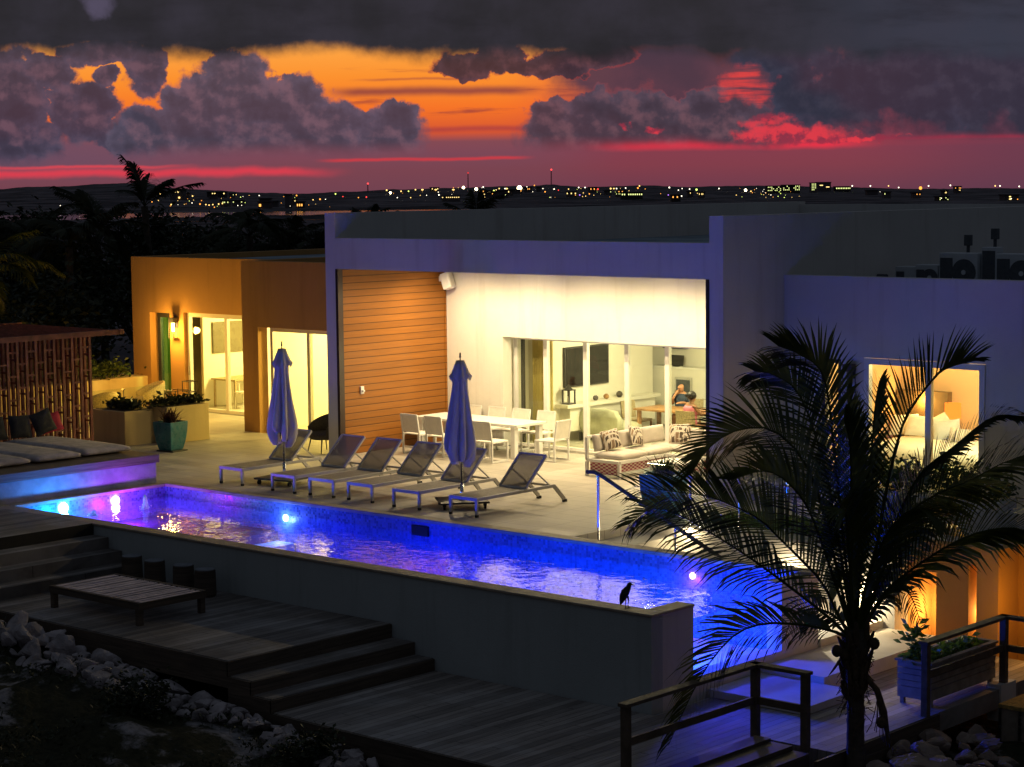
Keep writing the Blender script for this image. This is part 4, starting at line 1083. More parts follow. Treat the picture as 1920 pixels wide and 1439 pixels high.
leaf_cloud(MB(), [(-14.9, 25.3+.17*i, -.82) for i in range(10)], 420, .13, (.10,.09,.05), 21).build('foliage', M['leafgreen'], **Q)
leaf_cloud(MB(), [(-15.0, 25.35, -.75),(-15.02,25.3,-.6),(-15.05,25.4,-.5)], 120, .16, (.07,.07,.09), 22).build('tall_plant', M['leafgreen'], **Q)
wb = thing('wood_crate', 'weathered wooden crate with straw on top at the lower right edge', 'crate', (-13.7,26.3,-2))
MB().box(-.35,.9, -.22,.5, 0,.50).build('body', PW_, wb, bevel=.01); MB().box(-.37,.92, -.24,.52, .505,.56).build('lid', pmat('straw', (.50,.33,.10), .9, .4, 20, 60, .8), wb)
for x in (-.36,-.05): MB().box(x, x+.04, -.25,-.22, 0,.5).build('strap', M['steel'], wb)

# ------------------------------------------------------------------ rooftop air conditioners
def ac(label, x, y, w_, h, fan=True):
    t = thing('air_conditioner', label, 'air conditioner', (x, y, 3.7), 0, 'rooftop air conditioning units')
    b = MB().box(0, w_, 0,.36, .05, h).build('casing', M['acwhite'], t, bevel=.015)
    MB().box(.03,.30*w_+.05, -.012,-.001, .1, h-.1).build('side_grille', M['acdark'], t)
    if fan:
        g = MB().tube([(w_*.66,-.02,h*.52),(w_*.66,-.003,h*.52)], h*.33, 28).build('fan_grille', M['acdark'], t)
        MB().tube([(w_*.66,-.03,h*.52),(w_*.66,-.021,h*.52)], .05, 14).build('hub', M['acwhite'], g)
    for xx in (.1, w_-.15): MB().box(xx, xx+.06, .03,.33, 0,.05).build('foot', M['rubber'], t)
ac('large rooftop air conditioner with round fan, left of the vent pipes', -21.42,37.0,.86,.80)
ac('large rooftop air conditioner with round fan at the right picture edge', -20.15,37.0,.86,.80)
ac('small low rooftop air conditioner at the left of the row', -22.5,37.1,.55,.50, False)
ac('small low rooftop air conditioner between the leftmost and the large fan unit', -22.0,37.05,.52,.55)
ec = thing('electrical_cabinet', 'plain grey roof cabinet between the two fan units', 'cabinet', (-20.5,37.1,3.7)); MB().box(-.02,.30, 0,.3, 0,.92).build('body', M['acwhite'], ec, bevel=.01); MB().box(0,.28, -.008,0, .08,.85).build('door', M['acdark'], ec)
for x, y, h, q in ((-21.1,37.6,1.15,'above the left fan unit'),(-20.55,37.7,1.28,'tallest, above the grey cabinet'),(-19.72,37.6,1.12,'at the right picture edge')):
    t = thing('vent_pipe', 'dark roof vent pipe with a hooded cap, '+q, 'vent pipe', (x, y, 3.7), 0, 'roof vent pipes'); MB().cyl((0,0,0), .035, h-.2, 10).build('pipe', M['acdark'], t); MB().box(-.07,.07, -.06,.06, h-.22, h).build('cap', M['acdark'], t, bevel=.01)
o = MB().tube([(-23.3+.52,36.9,3.98),(-23.1+.52,36.9,3.98)], .07, 14).build('roof_drain', M['acdark']); tag(o, 'short dark drain pipe stub on the house side wall above the right wing roof', 'pipe')

# ------------------------------------------------------------------ wall fittings
sp = thing('loudspeaker', 'white outdoor loudspeaker angled down at the top of the timber wall', 'loudspeaker', (-33.0,34.75,3.75))
m = Matrix.Rotation(-.35, 4, 'Y') @ Matrix.Rotation(.3, 4, 'Z')
MB().box(-.10,.12, -.13,.13, -.19,.19, m).build('cabinet', M['wmetal'], sp, bevel=.03); MB().box(.121,.13, -.11,.11, -.17,.17, m).build('grille', M['slingw'], sp); MB().bar((-.24,0,.05), (-.08,0,.05), .05, .12).build('bracket', M['wmetal'], sp)
o = MB().box(-33.244,-33.20, 32.12,32.22, 1.33,1.50).box(-33.20,-33.15, 32.14,32.20, 1.38,1.42).build('wall_switch', M['wmetal'], bevel=.008); tag(o, 'small white switch box on the timber wall', 'switch')
def wall_lamp(label, x, y, z, lit):
    t = thing('wall_lamp', label, 'wall lamp', (x, y, z), 0, 'dark box wall lamps')
    MB().box(-.07,.07, -.03,0, -.02,.26).build('back_plate', M['dmetal'], t); MB().box(-.10,.10, -.2,-.03, .12,.26).build('cap', M['dmetal'], t, bevel=.006)
    g = MB()
    for sx in (-1, 1):
        for sy in (-.19,-.04): g.box(sx*.09-.007, sx*.09+.007, sy-.007, sy+.007, -.28,.12)
    g.box(-.097,.097, -.197,-.033, -.294,-.28).build('cage', M['dmetal'], t)
    MB().tube([(0,-.115,.11),(0,-.115,-.12)], .035, 12).build('bulb', emit('filament_bulb', (1.,.62,.2), 22) if lit else M['acdark'], t)
wall_lamp('lit box wall lamp glowing orange between the tall window and glass door', -43.72,35.45,2.24, True)
wall_lamp('unlit dark box wall lamp between the bedroom windows, behind the palm', -21.25,33.52,2.25, False)
for x, z in ((-21.3,-.02),(-19.2,-.45),(-17.7,-.75)):
    o = MB().box(x-.07, x+.07, 28.435,28.449, z-.04, z+.04).build('step_light', emit('step_lamp', (1.,.82,.5), 9)); tag(o, 'small glowing step light on the cream wall, '+{-21.3:'nearest the handrail',-19.2:'half way down the steps',-17.7:'lowest, behind the palm trunk'}[x], 'step light', 'step lights on the retaining wall')

# ------------------------------------------------------------------ things inside the rooms
tv = thing('television', 'large black wall mounted television in the living room behind the patio doors', 'television', (-31,37.3,1.7)); MB().box(-30.99,-30.93, 36.5,38.12, 1.24,2.18).build('casing', M['dmetal'], parent=tv, world=True, bevel=.008); MB().box(-30.929,-30.925, 36.54,38.08, 1.28,2.14).build('screen', M['blackgl'], parent=tv, world=True)
cs = thing('console_shelf', 'long white floating console below the living room television', 'shelf', (-30.8,37.6,.8)); MB().box(-30.998,-30.6, 36.2,39.7, .80,.88).build('shelf', M['stucco_in'], parent=cs, world=True); MB().box(-30.998,-30.7, 36.4,39.6, .25,.79).build('cabinet', M['stucco_in'], parent=cs, world=True)
ln = thing('lantern', 'dark candle lantern at the near end of the white console', 'lantern', (-30.78,36.45,.88))
f = MB()
for sx in (-1, 1):
    for sy in (-1, 1): f.box(sx*.1-.015, sx*.1+.015, sy*.1-.015, sy*.1+.015, 0,.32)
f.box(-.12,.12, -.12,.12, 0,.03).box(-.12,.12, -.12,.12, .32,.34).build('frame', M['dmetal'], ln); MB().lathe([(.14,.341),(.05,.42),(.02,.46)], seg=4).build('roof', M['dmetal'], ln); MB().cyl((0,0,.03), .04, .15, 12).build('candle', M['linen'], ln)
for i, (y, r, q) in enumerate(((37.15,.045,'nearest the lantern'),(37.45,.065,'second from the lantern'),(37.85,.07,'middle one'),(38.35,.08,'largest'),(38.7,.055,'farthest to the right'))):
    random.seed(i); o = MB().ball((0,0,r*.9), r, 12, 8, (1,1,.95), lambda d: 1+.18*noise.noise(d*3+Vector((i,0,0)))).build('ornament', M['wicker'] if i % 2 else M['teak'], loc=(-30.8, y, .88), smooth=True); tag(o, 'rough round shell ornament on the white console, '+q, 'ornament', 'round ornaments along the console')
so = thing('living_room_sofa', 'grey green sofa seen from behind through the patio doors', 'sofa', (-30.5,37.1,0))
MB().cushion(-31.0+.2,-29.55, 36.72,36.95, .18,.76, 8, .1).build('back', M['greyuph'], parent=so, world=True, smooth=True); MB().cushion(-30.8,-29.55, 36.95,37.7, .18,.45, 8, .1).build('seat', M['greyuph'], parent=so, world=True, smooth=True)
for x in (-30.72,-29.63): MB().box(x-.03, x+.03, 36.78,36.84, 0,.2).build('leg', M['dmetal'], parent=so, world=True)
dt = thing('indoor_table', 'brown wooden dining table where two people sit indoors', 'table', (-28.3,38.0,0)); MB().box(-29.75,-27.0, 37.55,38.5, .71,.755).build('table_top', M['teak'], parent=dt, world=True, bevel=.006)
for x in (-29.65,-27.1):
    for y in (37.65,38.4): MB().box(x-.04, x+.04, y-.04, y+.04, 0,.71).build('leg', M['teak'], parent=dt, world=True)
def wicker_chair(label, x, y, rz):
    t = thing('wicker_chair', label, 'chair', (x, y, 0), rz, 'tan wicker chairs at the indoor table')
    MB().box(-.24,.24, -.24,.24, .40,.46).build('seat', M['wickery'], t, bevel=.02)
    b = MB()
    for k in range(7):
        u0 = -.26+.52*k/7; u1 = -.26+.52*(k+1)/7; y0 = -.27-.05*(1-(2*(u0)/.52)**2); y1 = -.27-.05*(1-(2*u1/.52)**2)
        b.add([(u0,y0,.46),(u1,y1,.46),(u1,y1-.05,.86),(u0,y0-.05,.86),(u0,y0-.03,.46),(u1,y1-.03,.46),(u1,y1-.08,.86),(u0,y0-.08,.86)], [(0,1,2,3),(7,6,5,4),(3,2,6,7)])
    b.build('back', M['wickery'], t)
    for sx in (-1, 1):
        for sy in (-1, 1): MB().box(sx*.21-.02, sx*.21+.02, sy*.21-.02, sy*.21+.02, 0,.40).build('leg', M['teak'], t)
wicker_chair('tan wicker chair at the left end of the indoor table, side on', -29.95,38.0,-PI/2)
wicker_chair('tan wicker chair with its back to the patio, under the seated woman', -27.86,37.36,0)
wicker_chair('tan wicker chair under the man in navy shirt', -29.15,38.9,PI+.35)
kb = thing('kitchen_cabinet', 'white kitchen cabinet with dark glass wine fridge at the back of the room', 'cabinet', (-30.2,40.3,0))
MB().box(-31.3,-28.6, 40.15,40.59, .05,1.45).build('cabinet', M['stucco_in'], parent=kb, world=True); MB().box(-31.3,-28.6, 40.12,40.59, 1.451,1.49).build('worktop', M['linen'], parent=kb, world=True)
fr = MB().box(-30.5,-29.98, 40.12,40.149, .62,1.25).build('wine_fridge', M['steel'], parent=kb, world=True); MB().box(-30.44,-30.04, 40.105,40.119, .68,1.19).build('fridge_door', M['acdark'], parent=fr, world=True)
MB().box(-31.0,-30.35, 40.3,40.59, 1.92,2.2).build('range_hood', M['dmetal'], parent=kb, world=True)
o = MB().box(-.2,.2, -.02,.02, .02,.28, Matrix.Rotation(-.2, 4, 'X')).box(-.08,.08, -.06,.06, 0,.02).build('tablet', M['blackgl'], loc=(-30.55,40.25,1.49)); tag(o, 'black tablet screen standing on the white kitchen worktop', 'tablet')
# study
tv = thing('television', 'grey wall mounted television seen through the far left glass door', 'television', (-43.6,37.2,1.9)); MB().box(-43.64,-43.58, 36.6,38.1, 1.45,2.3).build('casing', pmat('tv_grey', (.14,.12,.07), .3, .1, 3, 0, 0), parent=tv, world=True, bevel=.01)
ds = thing('desk', 'pale wooden desk in the far left room', 'desk', (-43.1,37.2,0)); MB().box(-43.6,-42.6, 36.5,38.0, .74,.78).build('desk_top', M['wickery'], parent=ds, world=True)
for y in (36.55,37.95):
    for x in (-43.5,-42.65): MB().box(x-.025, x+.025, y-.025, y+.025, 0,.74).build('leg', M['wickery'], parent=ds, world=True)
wc = thing('desk_chair', 'pale open framed desk chair with curved arms in the far left room', 'chair', (-42.5,36.7,0), .3)
MB().cyl((0,0,.43), .24, .03, 20).build('seat', M['slingw'], wc)
for a in (.6,2.2,3.9,5.4): MB().tube([(.2*math.cos(a), .2*math.sin(a), .43),(.23*math.cos(a), .23*math.sin(a), 0)], .018, 8).build('leg', M['linen'], wc)
MB().tube([(.27*math.cos(a), .27*math.sin(a), .70) for a in [k*.2 for k in range(-2, 19)]], .018, 8).bar((-.26,0,.43), (-.27,0,.70), .03).bar((.0,.2,.44), (0,.27,.70), .02).bar((.0,-.2,.44), (0,-.22,.70), .02).build('back', M['linen'], wc)
o = MB().box(-41.62,-41.5, 37.0,37.25, .0,.95).build('cabinet', M['teak'], bevel=.01); tag(o, 'narrow brown cabinet end inside the far left glass door', 'cabinet')
ns = thing('armchair', 'cream rounded armchair inside the guest room behind the left umbrella', 'armchair', (-35.6,35.2,0)); MB().cushion(-.75,.75, -.35,.35, .1,.55, 10, .3).build('seat', M['linen'], ns, smooth=True); MB().cushion(-.75,.75, .2,.45, .3,.8, 8, .3).build('back', M['linen'], ns, smooth=True)
# bedroom
bd = thing('bed', 'wide white bed with dark headboard seen through the bedroom window', 'bed', (-21.2,36.6,0))
MB().cushion(-22.5,-19.4, 35.5,37.4, .25,.72, 12, .12).build('mattress', M['linen'], parent=bd, world=True, smooth=True); MB().box(-22.4,-19.5, 35.6,37.35, .0,.26).build('base', M['dtimber'], parent=bd, world=True); MB().box(-22.65,-21.45, 37.45,37.62, .1,1.62).build('headboard', pmat('walnut_board', (.16,.11,.06), .5, .25, 4, 30, .2), parent=bd, world=True)
G = 'pillows heaped on the bed'
for i, (x, y, s, rl, mt, lb) in enumerate(((-22.3,37.15,.6,.05,'linen','white bed pillow at the left end of the heap'),(-21.85,37.0,.6,-.1,'linen','second white bed pillow from the left'),(-21.35,37.15,.55,.5,'linen','white bed pillow standing on its corner'),(-21.1,36.85,.55,.15,'acwhite','pale blue bed cushion in front of the white ones'),(-20.7,36.55,.42,-.1,'uph','small oatmeal cushion at the front of the heap'))):
    pillow('bed_pillow', x, y, .70, s, s*.75, .2, .35, .4, rl, M[mt], lb, 'pillow', G, i+20)
pf = tag(MB().cushion(-21.4,-19.9, 34.7,35.3, .05,.5, 10, .3).build('ottoman', M['greyuph'], smooth=True), 'pale green padded bench at the foot of the bed', 'bench')
nt_ = thing('nightstand', 'dark nightstand beside the bed under the glowing lamp', 'nightstand', (-21.05,37.4,0)); MB().box(-.35,.35, -.25,.25, .05,.62).build('body', M['dtimber'], nt_, bevel=.01); MB().box(-.33,.33, -.262,-.251, .3,.58).build('drawer', M['wicker'], nt_)
bl = thing('bedside_lamp', 'bedside lamp with glowing orange drum shade and white ball base', 'lamp', (-21.3,37.4,.62)); MB().ball((0,0,.2), .13, 16, 12, (1,1,1.3)).build('base', M['linen'], bl, smooth=True); MB().lathe([(.17,.48),(.165,.80)], seg=28, caps=False).build('lamp_shade', emit('lamp_shade', (1.,.22,.03), 2.2), bl, smooth=True); MB().cyl((0,0,.36), .015, .2, 8).build('stem', M['steel'], bl)
# ------------------------------------------------------------------ palms
def bearing(u, v, D):      # a place seen at survey bearing (u, v), D metres out
    return Vector((0,0,6))+(fw+rt2*((u-960)/3880)+dn2*((v-719.5)/3880))*D
def spline(pts, n):
    pts = [Vector(p) for p in pts]; P_ = [pts[0]*2-pts[1]]+pts+[pts[-1]*2-pts[-2]]; out = []
    m = len(pts)-1
    for i in range(n+1):
        s = i/n*m; k = min(int(s), m-1); t = s-k; a, b, c, d = P_[k:k+4]
        out.append(.5*((2*b)+(c-a)*t+(2*a-5*b+4*c-d)*t*t+(3*b-a-3*c+d)*t**3))
    return out
def frond(mb, pts, lmax, n, wl, droop, ref, sa, sb, rnd, rad=.024, th0=66, th1=24):
    c = spline(pts, n); m = len(c)
    mb.tube(c[::max(1, n//14)]+[c[-1]], [rad*(1-.85*i/(len(c[::max(1, n//14)]))) for i in range(len(c[::max(1, n//14)])+1)], 5, False)
    for i in range(int(n*.16), m-1):
        t = i/(m-1); T = (c[min(i+1, m-1)]-c[max(i-1, 0)]).normalized()
        s0 = T.cross(ref)
        if s0.length < .05: s0 = T.cross(Vector((0,0,1)))
        s0.normalize(); f0 = s0.cross(T).normalized()
        prof = min(1, .35+(t-.16)*3.2)*(1-max(0, t-.5)**1.5*1.55)
        for sg, an in ((1, sa), (-1, sb)):
            if rnd.random() < .05: continue
            sv = s0*sg*math.cos(an)+f0*math.sin(an)
            th = R(th0+(th1-th0)*t+rnd.uniform(-4, 4))
            L = lmax*max(.15, prof)*rnd.uniform(.82, 1.1); d = (sv*math.sin(th)+T*math.cos(th)).normalized()
            w_ = T.cross(d); w_ = (w_.normalized() if w_.length > .01 else Vector((0,0,1)))
            wv = (T*.85+w_*.5).normalized()*wl*rnd.uniform(.8, 1.15)
            dr = droop*rnd.uniform(.6, 1.5)
            p0 = c[i]; p1 = p0+d*L*.38; d2 = (d+Vector((0,0,-dr*.5))).normalized(); p2 = p1+d2*L*.34; d3 = (d2+Vector((0,0,-dr*.9))).normalized(); p3 = p2+d3*L*.3
            mb.add([p0-wv*.5, p0+wv*.5, p1-wv, p1+wv, p2-wv*.7, p2+wv*.7, p3], [(0,1,3,2),(2,3,5,4),(4,5,6)])
def near_palm():
    base = Vector((-14.2, 22.52, -2.1)); O = bearing(1603, 1195, 26.8)
    t = thing('coconut_palm', 'tall dark coconut palm at the lower right, silhouetted before the lit pool and house', 'palm tree', base)
    rnd = random.Random(5)
    def W(u, v, d): return O+rt*((u-1603)/144.8)+Vector((0,0,(1195-v)/144.8))+FWH*d-base
    tr = MB(); pts = [(1606,1530),(1606,1440),(1605,1380),(1605,1330),(1604,1290),(1605,1250),(1604,1215),(1603,1180)]
    rr = [.15,.125,.115,.112,.118,.15,.16,.12]; cs = spline([W(u, v, 0) for u, v in pts], 56)
    rs = []
    for i in range(57):
        s = i/56*7; k = min(6, int(s)); q = rr[k]+(rr[k+1]-rr[k])*(s-k); rs.append(q*(1+.05*((i % 4) == 0)+.02*rnd.uniform(-1, 1)))
    tr.tube(cs, rs, 16).build('trunk', M['bark'], t)
    fb_ = MB()
    for k in range(30):
        a = rnd.uniform(0, 6.28); z = rnd.uniform(-.72, .05); p = W(1604, 1195, 0)+Vector((0,0,z)); d = Vector((math.cos(a), math.sin(a), 0)); r0 = .14
        tip = p+d*rnd.uniform(.17, .25)+Vector((0,0,rnd.uniform(.1,.3)))
        fb_.tube([p+d*.05+Vector((0,0,-.12)), p+d*r0, tip], [.06,.05,.015], 6)
    for k in range(160):
        a = rnd.uniform(0, 6.28); z = rnd.uniform(-.95, .0); p = W(1604, 1195, 0)+Vector((math.cos(a)*.15, math.sin(a)*.15, z)); e = p+Vector((math.cos(a)*rnd.uniform(.02,.12), math.sin(a)*rnd.uniform(.02,.12), rnd.uniform(-.16,.06)))
        fb_.bar(p, e, .008)
    fb_.build('leaf_bases', M['fibre'], t)
    FR = [([(1600,1185),(1580,1010),(1560,830),(1540,702),(1497,661),(1452,642)], -.3,.62,.2,.5,.35),
      ([(1598,1185),(1570,1000),(1540,850),(1500,738),(1455,703),(1420,697)], .4,.60,.3,.6,.4),
      ([(1596,1190),(1560,1030),(1516,880),(1450,802),(1380,797),(1325,827),(1291,872)], -.5,.66,.3,.5,.35),
      ([(1594,1195),(1565,1140),(1537,1085),(1475,1020),(1425,970),(1375,942),(1325,922),(1262,912),(1185,900)], -.2,.78,.25,.45,.35),
      ([(1592,1195),(1545,1150),(1462,1085),(1400,1040),(1337,1000),(1275,965),(1225,957),(1183,990)], .5,.74,.4,.7,.7),
      ([(1592,1198),(1560,1182),(1500,1168),(1430,1163),(1375,1180),(1325,1230),(1285,1295),(1246,1375)], -.6,.72,.5,.8,.9),
      ([(1603,1180),(1602,1000),(1598,850),(1590,730)], .2,.5,.5,.6,.1),
      ([(1605,1180),(1618,980),(1632,850),(1640,760),(1648,715)], .1,.42,.9,.7,.15),
      ([(1608,1180),(1640,1040),(1660,920),(1690,800),(1745,715),(1790,685),(1828,676)], .2,.66,.15,1.3,.2),
      ([(1610,1185),(1650,1080),(1695,968),(1760,920),(1815,897),(1880,862),(1965,835)], -.2,.72,.8,.5,.4),
      ([(1612,1190),(1650,1120),(1702,1067),(1785,1010),(1850,985),(1905,985),(1970,1025)], -.6,.82,.5,.8,.9),
      ([(1608,1185),(1660,1030),(1720,900),(1790,845),(1870,790),(1940,792)], .6,.5,1.1,1.0,.3),
      ([(1606,1190),(1630,1080),(1660,1000),(1700,985),(1740,1010),(1768,1075)], 1.2,.6,.4,.7,.7),
      ([(1602,1190),(1590,1080),(1572,980),(1556,925),(1540,915)], -1.9,.62,.4,.6,.5),
      ([(1604,1190),(1622,1080),(1650,980),(1682,928),(1705,930)], -1.7,.62,.4,.6,.5),
      ([(1603,1190),(1590,1060),(1588,930),(1578,820),(1560,770)], -.9,.58,.4,.6,.35),
      ([(1600,1195),(1570,1160),(1530,1150),(1500,1175),(1488,1235)], 1.0,.55,.5,.8,.8),
      ([(1612,1190),(1640,1150),(1680,1118),(1720,1130),(1752,1195)], .9,.6,.5,.8,.9),
      ([(1597,1190),(1550,1050),(1500,930),(1430,865),(1350,870)], -1.2,.62,.4,.7,.5),
      ([(1609,1190),(1660,1090),(1730,1010),(1800,990),(1850,1040)], 1.2,.66,.5,.8,.8)]
    for pts, d, lm, sa, sb, dr in FR:
        n = len(pts); P3 = [W(u, v, d*(i/(n-1))**1.6) for i, (u, v) in enumerate(pts)]
        ln = sum((P3[i+1]-P3[i]).length for i in range(n-1))
        mb = MB(); frond(mb, P3, lm*1.15, int(ln*24), .0235, dr*.75, FWH, sa, sb, rnd)
        mb.build('frond', M['frond'], t)
    for u, v, d, r in ((1636,1203,-.14,.07),(1566,1216,-.15,.07),(1580,1224,-.12,.066),(1648,1350,-.22,.07)):
        MB().ball(tuple(W(u, v, d)), r, 14, 10, (1,1,1.15)).build('coconut', M['fibre'], t, smooth=True)
    sp_ = MB()
    sp_.tube([W(1618,1262,-.12), W(1640,1290,-.2), W(1652,1330,-.22), W(1660,1375,-.2), W(1665,1398,-.2)], [.03,.045,.05,.03,.004], 8)
    sp_.tube([W(1575,1232,-.1), W(1562,1250,-.12), W(1550,1266,-.12)], [.02,.016,.003], 6)
    sp_.build('spathe', M['fibre'], t, smooth=True)
    st_ = MB()
    for k in range(9):
        a = rnd.uniform(-.12,.12); st_.tube([W(1640,1305,-.22), W(1636+k*3,1335+k*4,-.24+a), W(1630+k*5,1360+k*6,-.22+a)], .006, 4)
    st_.tube([W(1592,1330,-.14), W(1615,1333,-.16), W(1632,1352,-.18), W(1622,1372,-.15)], .006, 4).tube([W(1620,1345,-.16), W(1600,1365,-.16), W(1594,1395,-.14)], .006, 4)
    st_.build('dry_flower_stalk', M['fibre'], t)
near_palm()
def far_palm(loc, hz, L, n, seed, label, upright=.5, lean=(0,0), mat='frondfar', clump=1.):
    t = thing('palm_tree', label, 'palm tree', loc, 0, 'dark palms in the garden behind the house')
    rnd = random.Random(seed); top = Vector((lean[0], lean[1], hz))
    MB().tube(spline([(0,0,-.3),(lean[0]*.3, lean[1]*.3, hz*.5), top], 8), [.17,.15,.14,.13,.13,.12,.12,.12,.13], 9).build('trunk', M['bark'], t, smooth=True)
    mb = MB()
    for k in range(n):
        a = 6.283*k/n+rnd.uniform(-.3, .3); el = rnd.uniform(.1, 1.35)*(.6+upright); el = min(1.45, el)
        l = L*rnd.uniform(.8, 1.1); h = Vector((math.cos(a), math.sin(a), 0)); pts = [top]
        p = top.copy(); e = el
        for q in range(4):
            p = p+(h*math.cos(e)+Vector((0,0,math.sin(e))))*l/4; pts.append(p.copy()); e -= rnd.uniform(.25, .5)*(1.3-upright*.6)
        frond(mb, pts, L*.32, 44, .032, .7, Vector((0,0,1)), -.15, -.15, rnd, .02)
    mb.build('crown', M[mat], t)
fp = [((-59.9,47.6,-.8),6.1,2.1,6,1.3,'tall thin palm standing highest against the pink sky at left, fronds upright'),
      ((-58.7,41.8,-.6),4.7,2.4,15,.6,'wind ruffled palm at the far left, fronds crossing the hill line'),
      ((-58.8,44.5,-.6),4.9,2.3,15,.6,'palm between the far left one and the tallest, one frond above the hills'),
      ((-66.0,55.3,-.8),3.7,2.6,16,.5,'bushy palm right of the tallest palm, below the town lights'),
      ((-59.8,54.2,-.8),4.1,2.4,15,.6,'palm above the roof of the orange lit wing'),
      ((-57.4,53.6,-.8),4.0,2.3,15,.5,'palm at the corner where the wing roof meets the white house'),
      ((-64.4,70.3,-1.),4.7,2.4,14,.7,'palm crown peeping over the house roof below the bright town lamp'),
      ((-72.0,70.2,-1.),4.6,2.0,12,.7,'smaller palm crown peeping over the left end of the house roof'),
      ((-48.5,32.2,-.4),3.9,2.3,13,.3,'yellow lit palm crown hanging in at the left edge above the pergola'),
      ((-57.1,49.8,-.7),4.9,2.4,12,.3,'low palm in front of the lagoon, left of the wing corner'),
      ((-54.6,40.0,-.5),4.6,2.3,13,.3,'dense low palm behind the pergola')]
for i, (l, h, L, n, up, lb) in enumerate(fp): far_palm(l, h-l[2]*0, L, n, 30+i, lb, up, (random.uniform(-.3,.3), random.uniform(-.3,.3)), 'frond' if i == 8 else 'frondfar')
shr = [((-50.5,35.5,-.4),1.9,2.6,'dark rounded shrub just left of the orange lit wing'),((-53.0,37.6,-.4),2.2,3.6,'dark shrub behind the pergola roof'),((-50.2,31.6,-.4),1.8,2.2,'dark shrub behind the pergola screen at the left edge'),
       ((-61.5,48.6,-.8),3.0,5.4,'broad dark tree mass directly below the tallest palm'),((-57.0,46.3,-.5),2.4,4.2,'dark tree mass beside the wing roof corner'),((-61.5,41.5,-.6),3.2,5.8,'tall dark tree mass at the far left under the hill'),((-62.5,44.8,-.6),2.8,5.6,'tall dark tree mass between the far left palms'),
       ((-64.5,53.0,-.8),2.9,4.8,'dark tree mass just right of the tallest palm'),((-68,60,-.8),3.0,4.6,'dark tree mass behind the wing roof, left part'),((-66,63.5,-.8),2.8,4.3,'dark tree mass behind the wing roof, middle part'),((-62.5,64.5,-.8),2.6,3.9,'dark tree mass between the wing roof and the white house'),((-57.5,42.0,-.5),2.4,4.4,'dark leafy tree left of the wing, behind the pergola'),((-64,39,-.6),3.0,5.0,'dark tree cut by the left edge of the photo')]
for i, (l, r, h, lb) in enumerate(shr):
    t = thing('garden_tree', lb, 'tree', l, 0, 'dark trees and shrubs behind the house'); rnd = random.Random(60+i)
    br = MB(); tips = []
    for k in range(16):
        a = rnd.uniform(0, 6.28); q = rnd.uniform(.2, 1.)*r; e = Vector((math.cos(a)*q, math.sin(a)*q, h*rnd.uniform(.45, 1.)*(1-.25*(q/r)**2))); tips.append(e); br.tube([(0,0,0), e*.45+Vector((0,0,.15*h)), e], [.09,.05,.015], 6)
    br.build('trunk', M['bark'], t); pts = []
    for e in tips:
        for _ in range(5): pts.append(e+Vector((rnd.gauss(0,.3), rnd.gauss(0,.3), rnd.gauss(0,.25)))*1.)
    leaf_cloud(MB(), pts, int(1700*r), .26, (.36,.36,.30), 70+i).build('crown', M['leafdark'], t)
# hedge on the bedroom terrace, lawn strip
tp = thing('terrace_planter', 'low planter of dark leafy shrubs on the terrace below the bedroom window', 'planter', (-18.2,31,0.2))
MB().box(-19.4,-16.6, 30.6,31.3, .2,.62).build('body', M['stucco'], parent=tp, world=True); leaf_cloud(MB(), [(-19.3+.18*i, 31+.1*math.sin(i), .84+.10*math.sin(i*1.7)) for i in range(15)], 1300, .15, (.12,.17,.13), 44).build('foliage', M['leaf'], parent=tp, world=True)
def grass_strip():
    rnd = random.Random(3); mb = MB()
    for _ in range(7000):
        x = rnd.uniform(-21.6,-17.4); y = rnd.uniform(29.2, 30.5); h = rnd.uniform(.05, .11); a = rnd.uniform(0, 6.28); d = Vector((math.cos(a), math.sin(a), 0))*.012
        p = Vector((x, y, .003)); mb.add([p-d, p+d, p+Vector((rnd.gauss(0,.03), rnd.gauss(0,.03), h))], [(0,1,2)])
    o = mb.build('lawn_grass', M['leafgreen']); tag(o, 'strip of short green lawn behind the glass balustrade', 'grass', kind='stuff')
grass_strip()
# ------------------------------------------------------------------ boulders and ground cover
def rock_mesh(seed, mat):
    rnd = random.Random(seed); off = Vector((seed*3.1, seed*1.7, 0)); mb = MB()
    cuts = [(Vector((rnd.gauss(0,1), rnd.gauss(0,1), rnd.gauss(0,1))).normalized(), rnd.uniform(.45,.8)) for _ in range(12)]
    def fn(d):
        q = 1+.35*noise.noise(d*1.6+off)+.14*noise.noise(d*3+off)
        for n_, k in cuts:
            c = d.dot(n_)
            if c*q > k: q = k/c*.6+q*.4 if False else k/c
        return q+.04*noise.noise(d*8+off)
    mb.ball((0,0,0), 1, 22, 14, (1,.82,.66), fn)
    me = bpy.data.meshes.new('boulder'); me.from_pydata(mb.v, [], mb.f); me.materials.append(mat); return me
RM = [rock_mesh(i, M['rock']) for i in range(7)]; RM2 = [rock_mesh(i+20, M['rock2']) for i in range(6)]
rnd = random.Random(17); kept = []
def put_rock(me, x, y, z, s, lb, g):
    o = bpy.data.objects.new('boulder', me); col.objects.link(o); o.location = (x, y, z); o.scale = (s*rnd.uniform(.8,1.25), s*rnd.uniform(.8,1.2), s*rnd.uniform(.75,1.2)); o.rotation_euler = (rnd.uniform(-.5,.5), rnd.uniform(-.5,.5), rnd.uniform(0,6.28)); tag(o, lb, 'boulder', g)
